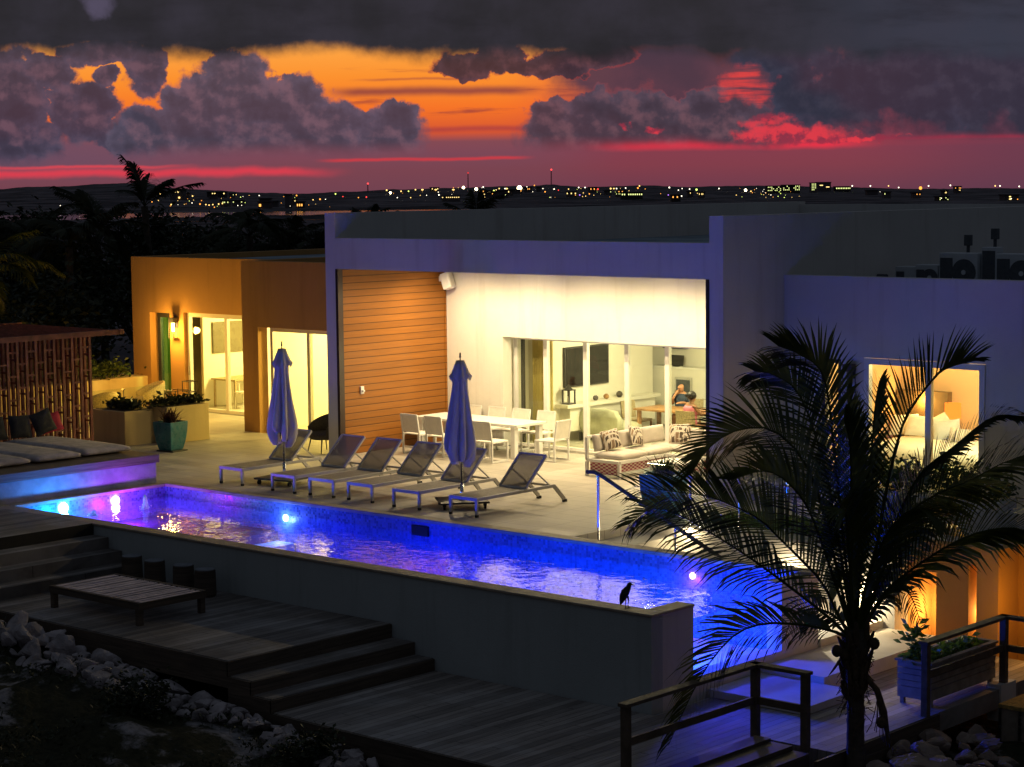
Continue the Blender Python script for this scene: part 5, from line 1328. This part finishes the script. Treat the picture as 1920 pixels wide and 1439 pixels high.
for _ in range(1500):
    x = rnd.uniform(-27.6,-19.2); t = (x+27.6)/8.4; wd = 1.25*math.sin(PI*min(1, .18+t*1.05))**.6 if t < .78 else .75
    y = 18.98-rnd.uniform(.1, 1.)**1.0*wd; s = (rnd.uniform(.09, .16) if rnd.random() < .35 else rnd.uniform(.16, .31))*(1.1-.35*t)
    if any((x-a)**2+(y-b)**2 < (.50*(s+c))**2 for a, b, c in kept): continue
    kept.append((x, y, s)); z = ground_z(x, y)+s*.2+.10*max(0, 1-abs(y-18.6)*1.6)
    if len(kept) > 150: break
    put_rock(rnd.choice(RM), x, y, z, s, 'pale rough boulder in the dark heap along the front edge of the timber deck', 'boulders heaped along the timber deck')
k2 = []
for _ in range(900):
    x = rnd.uniform(-14.25,-12.3); y = rnd.uniform(20.2, 25.3); s = rnd.uniform(.16, .36)
    if x > -13.3-(y-22)*.1 and y > 24.6: continue
    if math.hypot(x+14.2, y-22.5) < .3+s*.5 and True: continue
    if any((x-a)**2+(y-b)**2 < (.66*(s+c))**2 for a, b, c in k2): continue
    k2.append((x, y, s))
    if len(k2) > 64: break
    put_rock(rnd.choice(RM2), x, y, -1.84+s*.3+.16*max(0, 1-abs(x+13.6)), s, 'tan boulder in the rock pile at the lower right corner beside the palm trunk', 'boulders piled at the foot of the palm')
def scrub():
    rnd = random.Random(8); mb = MB(); pts = []
    while len(pts) < 900:
        x = rnd.uniform(-33, -15.5); y = rnd.uniform(9, 18.7)
        if noise.noise((x*.55, y*.55, 6.)) < -.08: continue
        pts.append((x, y, ground_z(x, y)+.05))
    leaf_cloud(mb, pts, 15000, .085, (.16,.16,.045), 2, .5)
    for _ in range(2500):
        x, y, z = rnd.choice(pts); p = Vector((x+rnd.gauss(0,.2), y+rnd.gauss(0,.2), z-.06)); a = rnd.uniform(0,6.28); d = Vector((math.cos(a), math.sin(a), 0)); h = rnd.uniform(.08,.22)
        mb.add([p-d*.006, p+d*.006, p+Vector((rnd.gauss(0,.06), rnd.gauss(0,.06), h))], [(0,1,2)])
    o = mb.build('ground_cover', M['leafdark']); tag(o, 'dark creeping ground cover over the rocky slope at the lower left', 'ground cover', kind='stuff')
scrub()
for i, (x, y, r, h, lb) in enumerate(((-28.9,18.5,.55,.75,'dark bush at the left edge in front of the timber deck'),(-27.2,17.0,.7,.5,'low dark bush on the rocky slope at lower left'),(-22.9,17.7,.45,.35,'small dark bush among the boulders near the deck steps'),(-20.0,18.3,.4,.32,'small dark bush by the lower deck edge at bottom centre'))):
    z = ground_z(x, y); t = thing('bush', lb, 'bush', (x, y, z), 0, 'dark bushes on the rocky slope'); rnd = random.Random(90+i); st_ = MB(); pts = []
    for k in range(14):
        a = rnd.uniform(0,6.28); q = rnd.uniform(.2,1)*r; e = Vector((math.cos(a)*q, math.sin(a)*q, h*rnd.uniform(.4,1)*(1-.3*(q/r)**2))); pts.append(e); st_.tube([(0,0,-.05), e*.5+Vector((0,0,.1*h)), e], [.02,.012,.005], 5)
    st_.build('stems', M['bark'], t); leaf_cloud(MB(), pts, 1100, .09, (.11,.11,.09), 95+i).build('foliage', M['leafdark'], t)

# ------------------------------------------------------------------ heron on the pool edge
bt_ = thing('heron', 'small dark heron standing on the near corner of the pool wall', 'bird', (-17.98,22.53,.0))
def BB(u, z, w_=0): return rt*u+Vector((0,0,z))+FWH*w_
bm_ = MB().tube([BB(-.092,.055), BB(-.078,.10), BB(-.055,.165), BB(-.022,.235), BB(.012,.285), BB(.026,.312), BB(.036,.338), BB(.05,.346), BB(.066,.343)], [.010,.030,.054,.060,.045,.033,.034,.033,.018], 14)
bm_.tube([BB(.060,.345), BB(.083,.338), BB(.108,.330)], [.012,.008,.002], 8)
for s in (-.018, .022):
    bm_.tube([BB(-.01+s,.17,s), BB(.0+s,.10,s), BB(-.006+s,.05,s), BB(.0+s,.006,s)], [.018,.008,.006,.006], 7)
    for q in (-.02,.012,.03): bm_.tube([BB(s,.006,s), BB(s+q,.004,s+q*.5)], [.004,.002], 5)
bm_.build('body', M['bird'], bt_, smooth=True)
for s in (-1, 1):
    MB().tube([BB(.0,.265,s*.035), BB(-.04,.19,s*.05), BB(-.085,.09,s*.03)], [.022,.030,.006], 10).build('wing', M['bird'], bt_, smooth=True)

# ------------------------------------------------------------------ the two people at the indoor table
def person(label, loc, rz, joints, edges, rad, skin, parts):
    t = thing('person', label, 'person', loc, rz)
    me = bpy.data.meshes.new('body'); me.from_pydata(joints, edges, []); o = bpy.data.objects.new('body', me); col.objects.link(o); o.parent = t
    me.materials.append(skin); m = o.modifiers.new('skin', 'SKIN'); m.use_smooth_shade = True
    sv = me.skin_vertices[0].data
    for i, r in enumerate(rad): sv[i].radius = r if isinstance(r, tuple) else (r, r)
    sv[0].use_root = True
    o.modifiers.new('sub', 'SUBSURF').levels = 1
    for name, mb, mat in parts: mb.build(name, mat, t, smooth=True)
    return t
def seated(larm, rarm, headdir=0.):
    J = [(0,0,.52),(0,-.02,.70),(0,-.01,.86),(0,.02,.97),(0,.035,1.03),(0,.075,1.085),(0,.055,1.165)]; Rr = [(.15,.11),(.13,.10),(.14,.10),(.085,.065),(.048,.05),(.062,.07),(.092,.105)]; E_ = [(0,1),(1,2),(2,3),(3,4),(4,5),(5,6)]
    hx, hy = math.sin(headdir), math.cos(headdir)
    J.append((hx*.125, .06+hy*.125, 1.125)); Rr.append(.016); E_.append((6,7))       # nose
    for s, arm in ((-1, larm), (1, rarm)):
        k = len(J); J.append((s*.16,.0,.94)); Rr.append(.055); E_.append((3,k))
        for i, (p, r) in enumerate(zip(arm, (.04,.03,.032))): J.append(p); Rr.append(r); E_.append((k+i, k+i+1))
        h = k+3; dv = (Vector(arm[2])-Vector(arm[1])).normalized(); sd = dv.cross(Vector((0,0,1))).normalized(); hp = Vector(arm[2])
        for q, L in ((-.03,.062),(-.011,.078),(.010,.08),(.029,.07)):
            J.append(tuple(hp+dv*(L+.02)+sd*q+Vector((0,0,-.015)))); Rr.append(.009); E_.append((h, len(J)-1))
        J.append(tuple(hp+sd*.045*(-s)+dv*.03)); Rr.append(.010); E_.append((h, len(J)-1))
        k = len(J); J += [(s*.09,.02,.50),(s*.11,.42,.50),(s*.11,.40,.10),(s*.11,.52,.04)]; Rr += [.085,.06,.04,.035]; E_ += [(0,k),(k,k+1),(k+1,k+2),(k+2,k+3)]
    return J, E_, Rr
def torso(z0, z1, k, sl=None):
    mb = MB().lathe([(.155*k,z0),(.145*k,z0+.12),(.15*k,.82),(.158*k,.90),(.12*k,.965),(.07,z1)], (0,.0,0), 20, lambda r, z, th, i: (r*(1 if abs(math.cos(th)) > .5 else .86), z), False)
    if sl:
        for a, b in sl: mb.tube([a, ((a[0]+b[0])/2, (a[1]+b[1])/2, (a[2]+b[2])/2), b], [.068,.06,.052], 10, False)
    return mb
la, ra = ((-.21,.10,.74),(-.10,.30,.80),(-.02,.36,.80)), ((.21,.10,.74),(.16,.24,.90),(.09,.18,1.03))
J, E_, Rr = seated(la, ra, .5)
person('bald man in a navy shirt seated indoors, hand raised to his face', (-29.28,38.8,.04), PI+.45, J, E_, Rr, M['skin_a'], [('shirt', torso(.5,1.0,1.12,[((-.15,0,.94),(-.22,.11,.77)),((.15,0,.94),(.22,.15,.82))]), M['shirt'])])
la, ra = ((-.22,.16,.74),(-.10,.36,.79),(.0,.42,.80)), ((.22,.16,.74),(.14,.36,.80),(.06,.42,.80))
J, E_, Rr = seated(la, ra, -.9)
hair = MB().ball((0,.035,1.185), .112, 16, 10, (1,1.05,.92)).ball((.0,-.095,1.2), .05, 12, 8)
tp_ = torso(.5,.90,1.05)
for s in (-1, 1): tp_.tube([(s*.09,.09,.88),(s*.085,.03,.99),(s*.09,-.08,.90)], .014, 6)
person('woman with dark tied hair and pink strap top seated at the indoor table', (-28.0,37.42,-.02), -.25, J, E_, Rr, M['skin_b'], [('hair', hair, M['hair']), ('strap_top', tp_, M['pink'])])

# ------------------------------------------------------------------ far shore: hotels, masts, lamps
def land_D(u, v):
    for D in range(1250, 2600, 20):
        b = bearing(u, v, D)
        if b.z <= ground_z(b.x, b.y)+2.2: return D
    return 2500
def far_box(mb, u, v0, v1, wpx, D, dep=14):
    b = bearing(u, v1, D); h = (v1-v0)/3880*D; w_ = wpx/3880*D
    m = Matrix.Translation(b) @ Matrix.Rotation(math.atan2(RTH.y, RTH.x), 4, 'Z')
    return mb.box(-w_/2, w_/2, 0, dep, -6, h, m), b, w_, h
WB = [pmat('far_wall_pale', (.14,.12,.12), .9, .1, .05, 0, 0), pmat('far_wall_dark', (.05,.045,.045), .9, .1, .05, 0, 0)]
WL = [emit('far_window_warm', (1.,.72,.25), 2.2, False), emit('far_window_green', (.9,1.,.35), 1.6, False), emit('far_window_orange', (1.,.42,.08), 2.2, False)]
def far_building(label, u, v0, v1, wpx, D, wm, rows, cols, lit, seed, tower=None, bm_=0):
    rnd = random.Random(seed); mb, b, w_, h = far_box(MB(), u, v0, v1, wpx, D)
    t = thing('hotel_building', label, 'building', b, math.atan2(RTH.y, RTH.x), 'lit buildings on the far shore')
    bb = MB().box(-w_/2, w_/2, 0, 14, -6, h)
    if tower: bb.box(tower[0]*w_, tower[0]*w_+tower[1]*w_, 2, 12, h, h+tower[2]/3880*D)
    bb.build('walls', WB[bm_], t); MB().box(-w_/2-.5, w_/2+.5, -.6, 14.5, h+.02, h+.7).build('roof', WB[1], t)
    wn_ = MB()
    for i in range(rows):
        for j in range(cols):
            if rnd.random() < lit:
                x = -w_/2+w_*(j+.25)/cols; z = h*(i+.3)/rows; wn_.box(x, x+w_*.5/cols, -.15, -.02, z, z+h*.42/rows)
    if wn_.v: wn_.build('lit_windows', WL[wm], t)
B = [('pale hotel with square tower on the left hill',332,357,371,26,2350,0,2,6,.12,1,(.33,.25,3.2),0),
 ('low lit building with flat roof right of the left hill hotel',405,361,366,34,2500,0,1,8,.5,2,None,1),
 ('pale house with red lit side on the lagoon shore',495,380,391,22,1750,2,1,3,.3,3,None,0),
 ('square pale tower building at the lagoon shore',539,366,390,9,1750,0,3,1,.1,4,None,0),
 ('orange lit house on the lagoon shore beside the tower',562,380,390,12,1750,2,1,3,.9,5,None,1),
 ('long low lit shed under the floodlights',845,369,372,34,2200,0,1,9,.8,6,None,0),
 ('low roadside building with yellow green lit front',1185,362,368,40,2200,1,1,10,.55,7,None,1),
 ('small orange lit house below the right town',1268,367,373,16,2100,2,1,4,.7,8,None,1),
 ('terraced hotel row with many yellow windows, left part',1452,350,359,26,2450,1,3,8,.55,9,None,1),
 ('terraced hotel row with many yellow windows, middle part',1484,348,358,32,2450,1,3,10,.6,10,None,1),
 ('tall lit hotel block at the right end of the terraced row',1526,344,358,9,2450,1,4,3,.85,11,None,0),
 ('pale hotel block with lit end wall right of the terraced row',1546,343,356,24,2450,0,4,2,.2,12,(-.4,.8,1.),0),
 ('long low brightly lit building right of the hotel block',1581,351,356,28,2450,1,1,9,.9,13,None,1),
 ('small green lit house on the right shore of the lagoon',1770,370,376,18,1500,1,2,5,.6,14,None,1),
 ('pale dim house at the far right of the lagoon shore',1897,367,376,26,1500,0,2,4,.12,15,None,0)]
for a in B: far_building(*a[:5], min(a[5], land_D(a[1], a[3])), *a[6:])
rh = random.Random(41)
for i in range(34):
    u_ = rh.choice((rh.uniform(300,600), rh.uniform(740,1340), rh.uniform(900,1150), rh.uniform(1600,1900))); v_ = (rh.uniform(356,368) if u_ > 640 else rh.uniform(366,384)); D_ = land_D(u_, v_); h_ = rh.uniform(3,6); w_ = rh.uniform(8,22)
    b = bearing(u_, v_, D_); hh = h_/3880*D_; ww = w_/3880*D_
    t = thing('town_house', 'small pale house among the lights of the town across the lagoon', 'house', b, math.atan2(RTH.y, RTH.x), 'small houses of the town across the lagoon')
    MB().box(-ww/2, ww/2, 0, 9, -8, hh).build('walls', WB[0], t); MB().box(-ww/2-.6, ww/2+.6, -.8, 9.8, hh+.01, hh+.8).build('roof', WB[1], t)
    wn_ = MB()
    for j in range(5):
        if rh.random() < .4: wn_.box(-ww/2+ww*(j+.2)/5, -ww/2+ww*(j+.65)/5, -.12, -.02, hh*.3, hh*.75)
    if wn_.v: wn_.build('lit_windows', WL[rh.randint(0, 2)], t)
def mast(label, u, v0, v1, D, red=True):
    b = bearing(u, v1, D); h = (v1-v0)/3880*D; t = thing('radio_mast', label, 'radio mast', b, 0, 'radio masts on the horizon'); f = MB(); k = .7
    for sx, sy in ((-k,-k),(k,-k),(0,k)): f.bar((sx, sy, -4), (sx*.4, sy*.4, h), .28)
    for q in range(9): f.bar((-k*(1-.06*q),-k,h*q/9), (k*(1-.06*q),-k,h*(q+1)/9), .2)
    f.build('lattice', WB[1], t)
    MB().ball((0,0,h+.8), 1.1, 8, 6).build('beacon', emit('beacon', (1.,.06,.06), 2.5 if red else .8, False), t)
mast('radio mast with red beacon right of the brightest town lamp', 1034, 320, 350, 2500); mast('radio mast above the palm crown behind the roof', 878, 326, 353, 2600, False); mast('short radio mast with red lights left of centre', 690, 346, 360, 2500)
TC = {'w': ((1.,.88,.66),3.2), 'y': ((1.,.62,.18),2.6), 'o': ((1.,.36,.05),2.2), 'r': ((1.,.06,.05),2.), 'g': ((.75,.95,.18),2.4), 'b': ((1.,.80,.45),14), 'c': ((.1,.9,.9),2.5), 'v': ((.5,.2,1.),2)}
TN = {'w':'white','y':'yellow','o':'orange','r':'red','g':'yellow green','c':'turquoise','v':'violet','b':'brilliant yellow white'}
TM = {k: emit('town_light_'+TN[k].replace(' ', '_'), c, s, False) for k, (c, s) in TC.items()}
Ls = '291,366,o,1 300,365,y,1.2 336,371,y,1.4 361,368,y,1 375,383,o,1.1 386,384,y,.9 392,385,y,.9 399,384,y,.9 410,383,y,1 417,382,y,.9 321,384,y,1 402,389,o,.8 360,381,w,.7 285,379,o,.8 148,375,w,.9 113,386,w,.6 486,367,w,.7 543,367,y,1 556,367,o,1.1 600,374,o,1.2 587,375,y,.8 629,364,g,1 643,369,r,.8 672,371,o,.8 687,370,r,1.1 725,357,y,1.1 732,362,b,1.7 752,359,y,1 766,359,g,1 779,356,y,1 823,366,w,1 745,371,w,.7 770,371,y,.7 869,352,b,2.0 893,355,b,2.1 906,351,w,1 926,358,g,1.2 936,354,y,.9 947,354,w,.9 974,353,b,3.6 988,351,w,.8 1002,348,o,.9 1018,354,w,.7 1022,360,o,1 1039,355,w,.9 1047,357,r,.8 1066,355,y,.8 1085,352,w,.9 1097,352,w,.9 1107,357,o,1.1 1105,364,o,.9 1121,355,r,1.2 1145,354,y,1.2 1151,354,y,1 1156,354,w,.9 1173,353,w,.9 1160,365,o,1 1170,366,g,1 1196,353,o,1.2 1199,349,y,1 1255,352,w,1.1 1272,357,w,.8 1279,354,w,.7 1293,355,w,.9 1306,356,g,1.5 1348,354,w,.9 1398,357,b,1.9 1408,359,y,.9 1253,366,v,.8 1267,370,o,1.1 1278,368,w,.9 1087,366,v,.9 1598,349,w,1 1632,349,w,1 1666,349,y,.9 1685,352,w,.9 1726,353,o,2.4 1741,349,w,1 1782,348,w,1 1866,349,y,1 1875,349,w,1 1911,350,w,1 1896,373,w,.8 1908,374,o,.8 1756,387,c,1. 1650,360,w,.4 1765,372,w,.7'
rl = random.Random(77)
for _ in range(110):
    u_ = rl.choice((rl.uniform(285,620), rl.uniform(720,1340), rl.uniform(900,1180), rl.uniform(1380,1500))); v_ = rl.uniform(352,371) if u_ > 640 else rl.uniform(364,388)
    Ls += ' %.1f,%.1f,%s,%.2f' % (u_, v_, rl.choice('yyyooowwg'), rl.choice((.32,.4,.5,.6)))
for q in Ls.split():
    u, v, k, r = q.split(','); D = land_D(float(u), float(v))
    o = MB().ball((0,0,0), float(r)*.72*D/2200, 8, 6).build('town_light', TM[k], loc=bearing(float(u), float(v), D)); tag(o, 'tiny '+TN[k]+' light in the town across the lagoon', 'town light', 'town lights across the lagoon')
for u, v, q in ((792,357,'leftmost'),(817,357,'second from left'),(850,357,'third from left'),(950,355,'fourth, left of the brightest lamp'),(1010,354,'rightmost, near the radio mast')):
    b = bearing(u, v, 2200); t = thing('floodlight', 'tall lit floodlight mast in the town, '+q, 'floodlight', b-Vector((0,0,8)), 0, 'floodlight masts on the far shore')
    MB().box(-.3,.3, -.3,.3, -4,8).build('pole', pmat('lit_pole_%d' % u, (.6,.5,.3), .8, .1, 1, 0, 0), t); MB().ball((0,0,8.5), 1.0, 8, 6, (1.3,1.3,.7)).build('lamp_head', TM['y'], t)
# ------------------------------------------------------------------ lights (lamps of the house, pool and garden, plus an added fill)
WARM = (1.,.77,.42); YEL = (1.,.74,.30); ORA = (1.,.50,.12)
for x in (-32.2,-30.4,-28.6,-26.8,-25.0):
    lamp('SPOT', 'downlight', (x, 33.55, 4.13), WARM, 330, .06, aim=(x, 34.3, 0), spot=165, blend=1.)
for x in (-31.2,-27.8,-24.6):
    lamp('SPOT', 'downlight', (x, 32.6, 4.13), WARM, 330, .06, aim=(x, 32.6, 0), spot=172, blend=.35)
lamp('POINT', 'living_room_light', (-28.6, 37.0, 2.45), (1.,.88,.56), 280, .25)
lamp('POINT', 'living_room_light', (-26.0, 37.8, 2.45), (1.,.88,.56), 190, .25)
lamp('POINT', 'guest_room_light', (-36, 35.9, 2.5), (1.,.72,.22), 800, .25)
lamp('POINT', 'study_light', (-41.2, 37.6, 2.5), (1.,.74,.25), 720, .25)
lamp('POINT', 'bedroom_light', (-19.8, 35.4, 2.5), (1.,.84,.46), 260, .25)
lamp('POINT', 'wall_lamp_light', (-43.72, 35.08, 2.1), (1.,.54,.09), 110, .10)
lamp('POINT', 'planter_warm_light', (-40.7, 31.2, 1.2), (1.,.50,.06), 90, .08)
lamp('POINT', 'planter_warm_light', (-41.7, 33.2, 1.15), (1.,.54,.07), 130, .08)  # added fill for the low wall and wicker chairs, no path light here
lamp('POINT', 'bedside_light', (-22.0, 37.35, 1.42), ORA, 40, .1)
lamp('POINT', 'slot_light', (-16.95, 29.25, -1.0), (1.,.55,.16), 28, .08)
lamp('POINT', 'slot_light', (-16.05, 29.25, -.9), (1.,.55,.16), 20, .06)
lamp('POINT', 'garden_wall_light', (-14.9, 28.6, -.6), (1.,.45,.05), 22, .1)
for x, z in ((-21.3,-.02),(-19.2,-.45),(-17.7,-.75)):
    lamp('POINT', 'step_light_glow', (x, 28.30, z), (1.,.80,.45), 34 if x > -18 else 15, .04)
# underwater pool lights
BLUE = (.001,.022,1.)
for x, p, q, c in ((-31.9,50,220,(.34,.02,.80)),(-28.6,800,60,(.03,.012,1.)),(-25.0,950,34,(.004,.03,1.)),(-22.2,1050,34,(.004,.08,1.)),(-19.4,1100,75,(.01,.20,1.))):
    lamp('SPOT', 'underwater_light', (x, 22.82, -.62), c, p, .08, aim=(x, 25.4, -1.25), spot=74, blend=.9)
    lamp('POINT', 'underwater_light', (x, 22.85, -.75), c, q, .08)
lamp('POINT', 'underwater_light', (-32.45, 23.84, -.34), (.005,.34,1.), 170, .08)
lamp('POINT', 'underwater_light', (-32.45, 25.09, -.34), (.55,.02,.85), 150, .08)
lamp('SPOT', 'underwater_light', (-19.6, 24.4, -.55), (.01,.05,1.), 1100, .08, aim=(-15.6, 23.2, -1.42), spot=110, blend=.8)
lamp('POINT', 'underwater_light', (-18.35, 25.3, -.42), (.04,.04,1.), 150, .08)
lamp('SPOT', 'step_light_glow', (-19.1, 28.15, -.22), (1.,.86,.58), 260, .04, aim=(-15.7, 24.2, -1.42), spot=90, blend=.5)
lamp('POINT', 'underwater_light', (-29.35, 26.2, -.40), (.25,.35,1.), 25, .06)
lamp('POINT', 'underwater_light', (-19.67, 26.2, -.40), (.9,.1,.8), 8, .06)
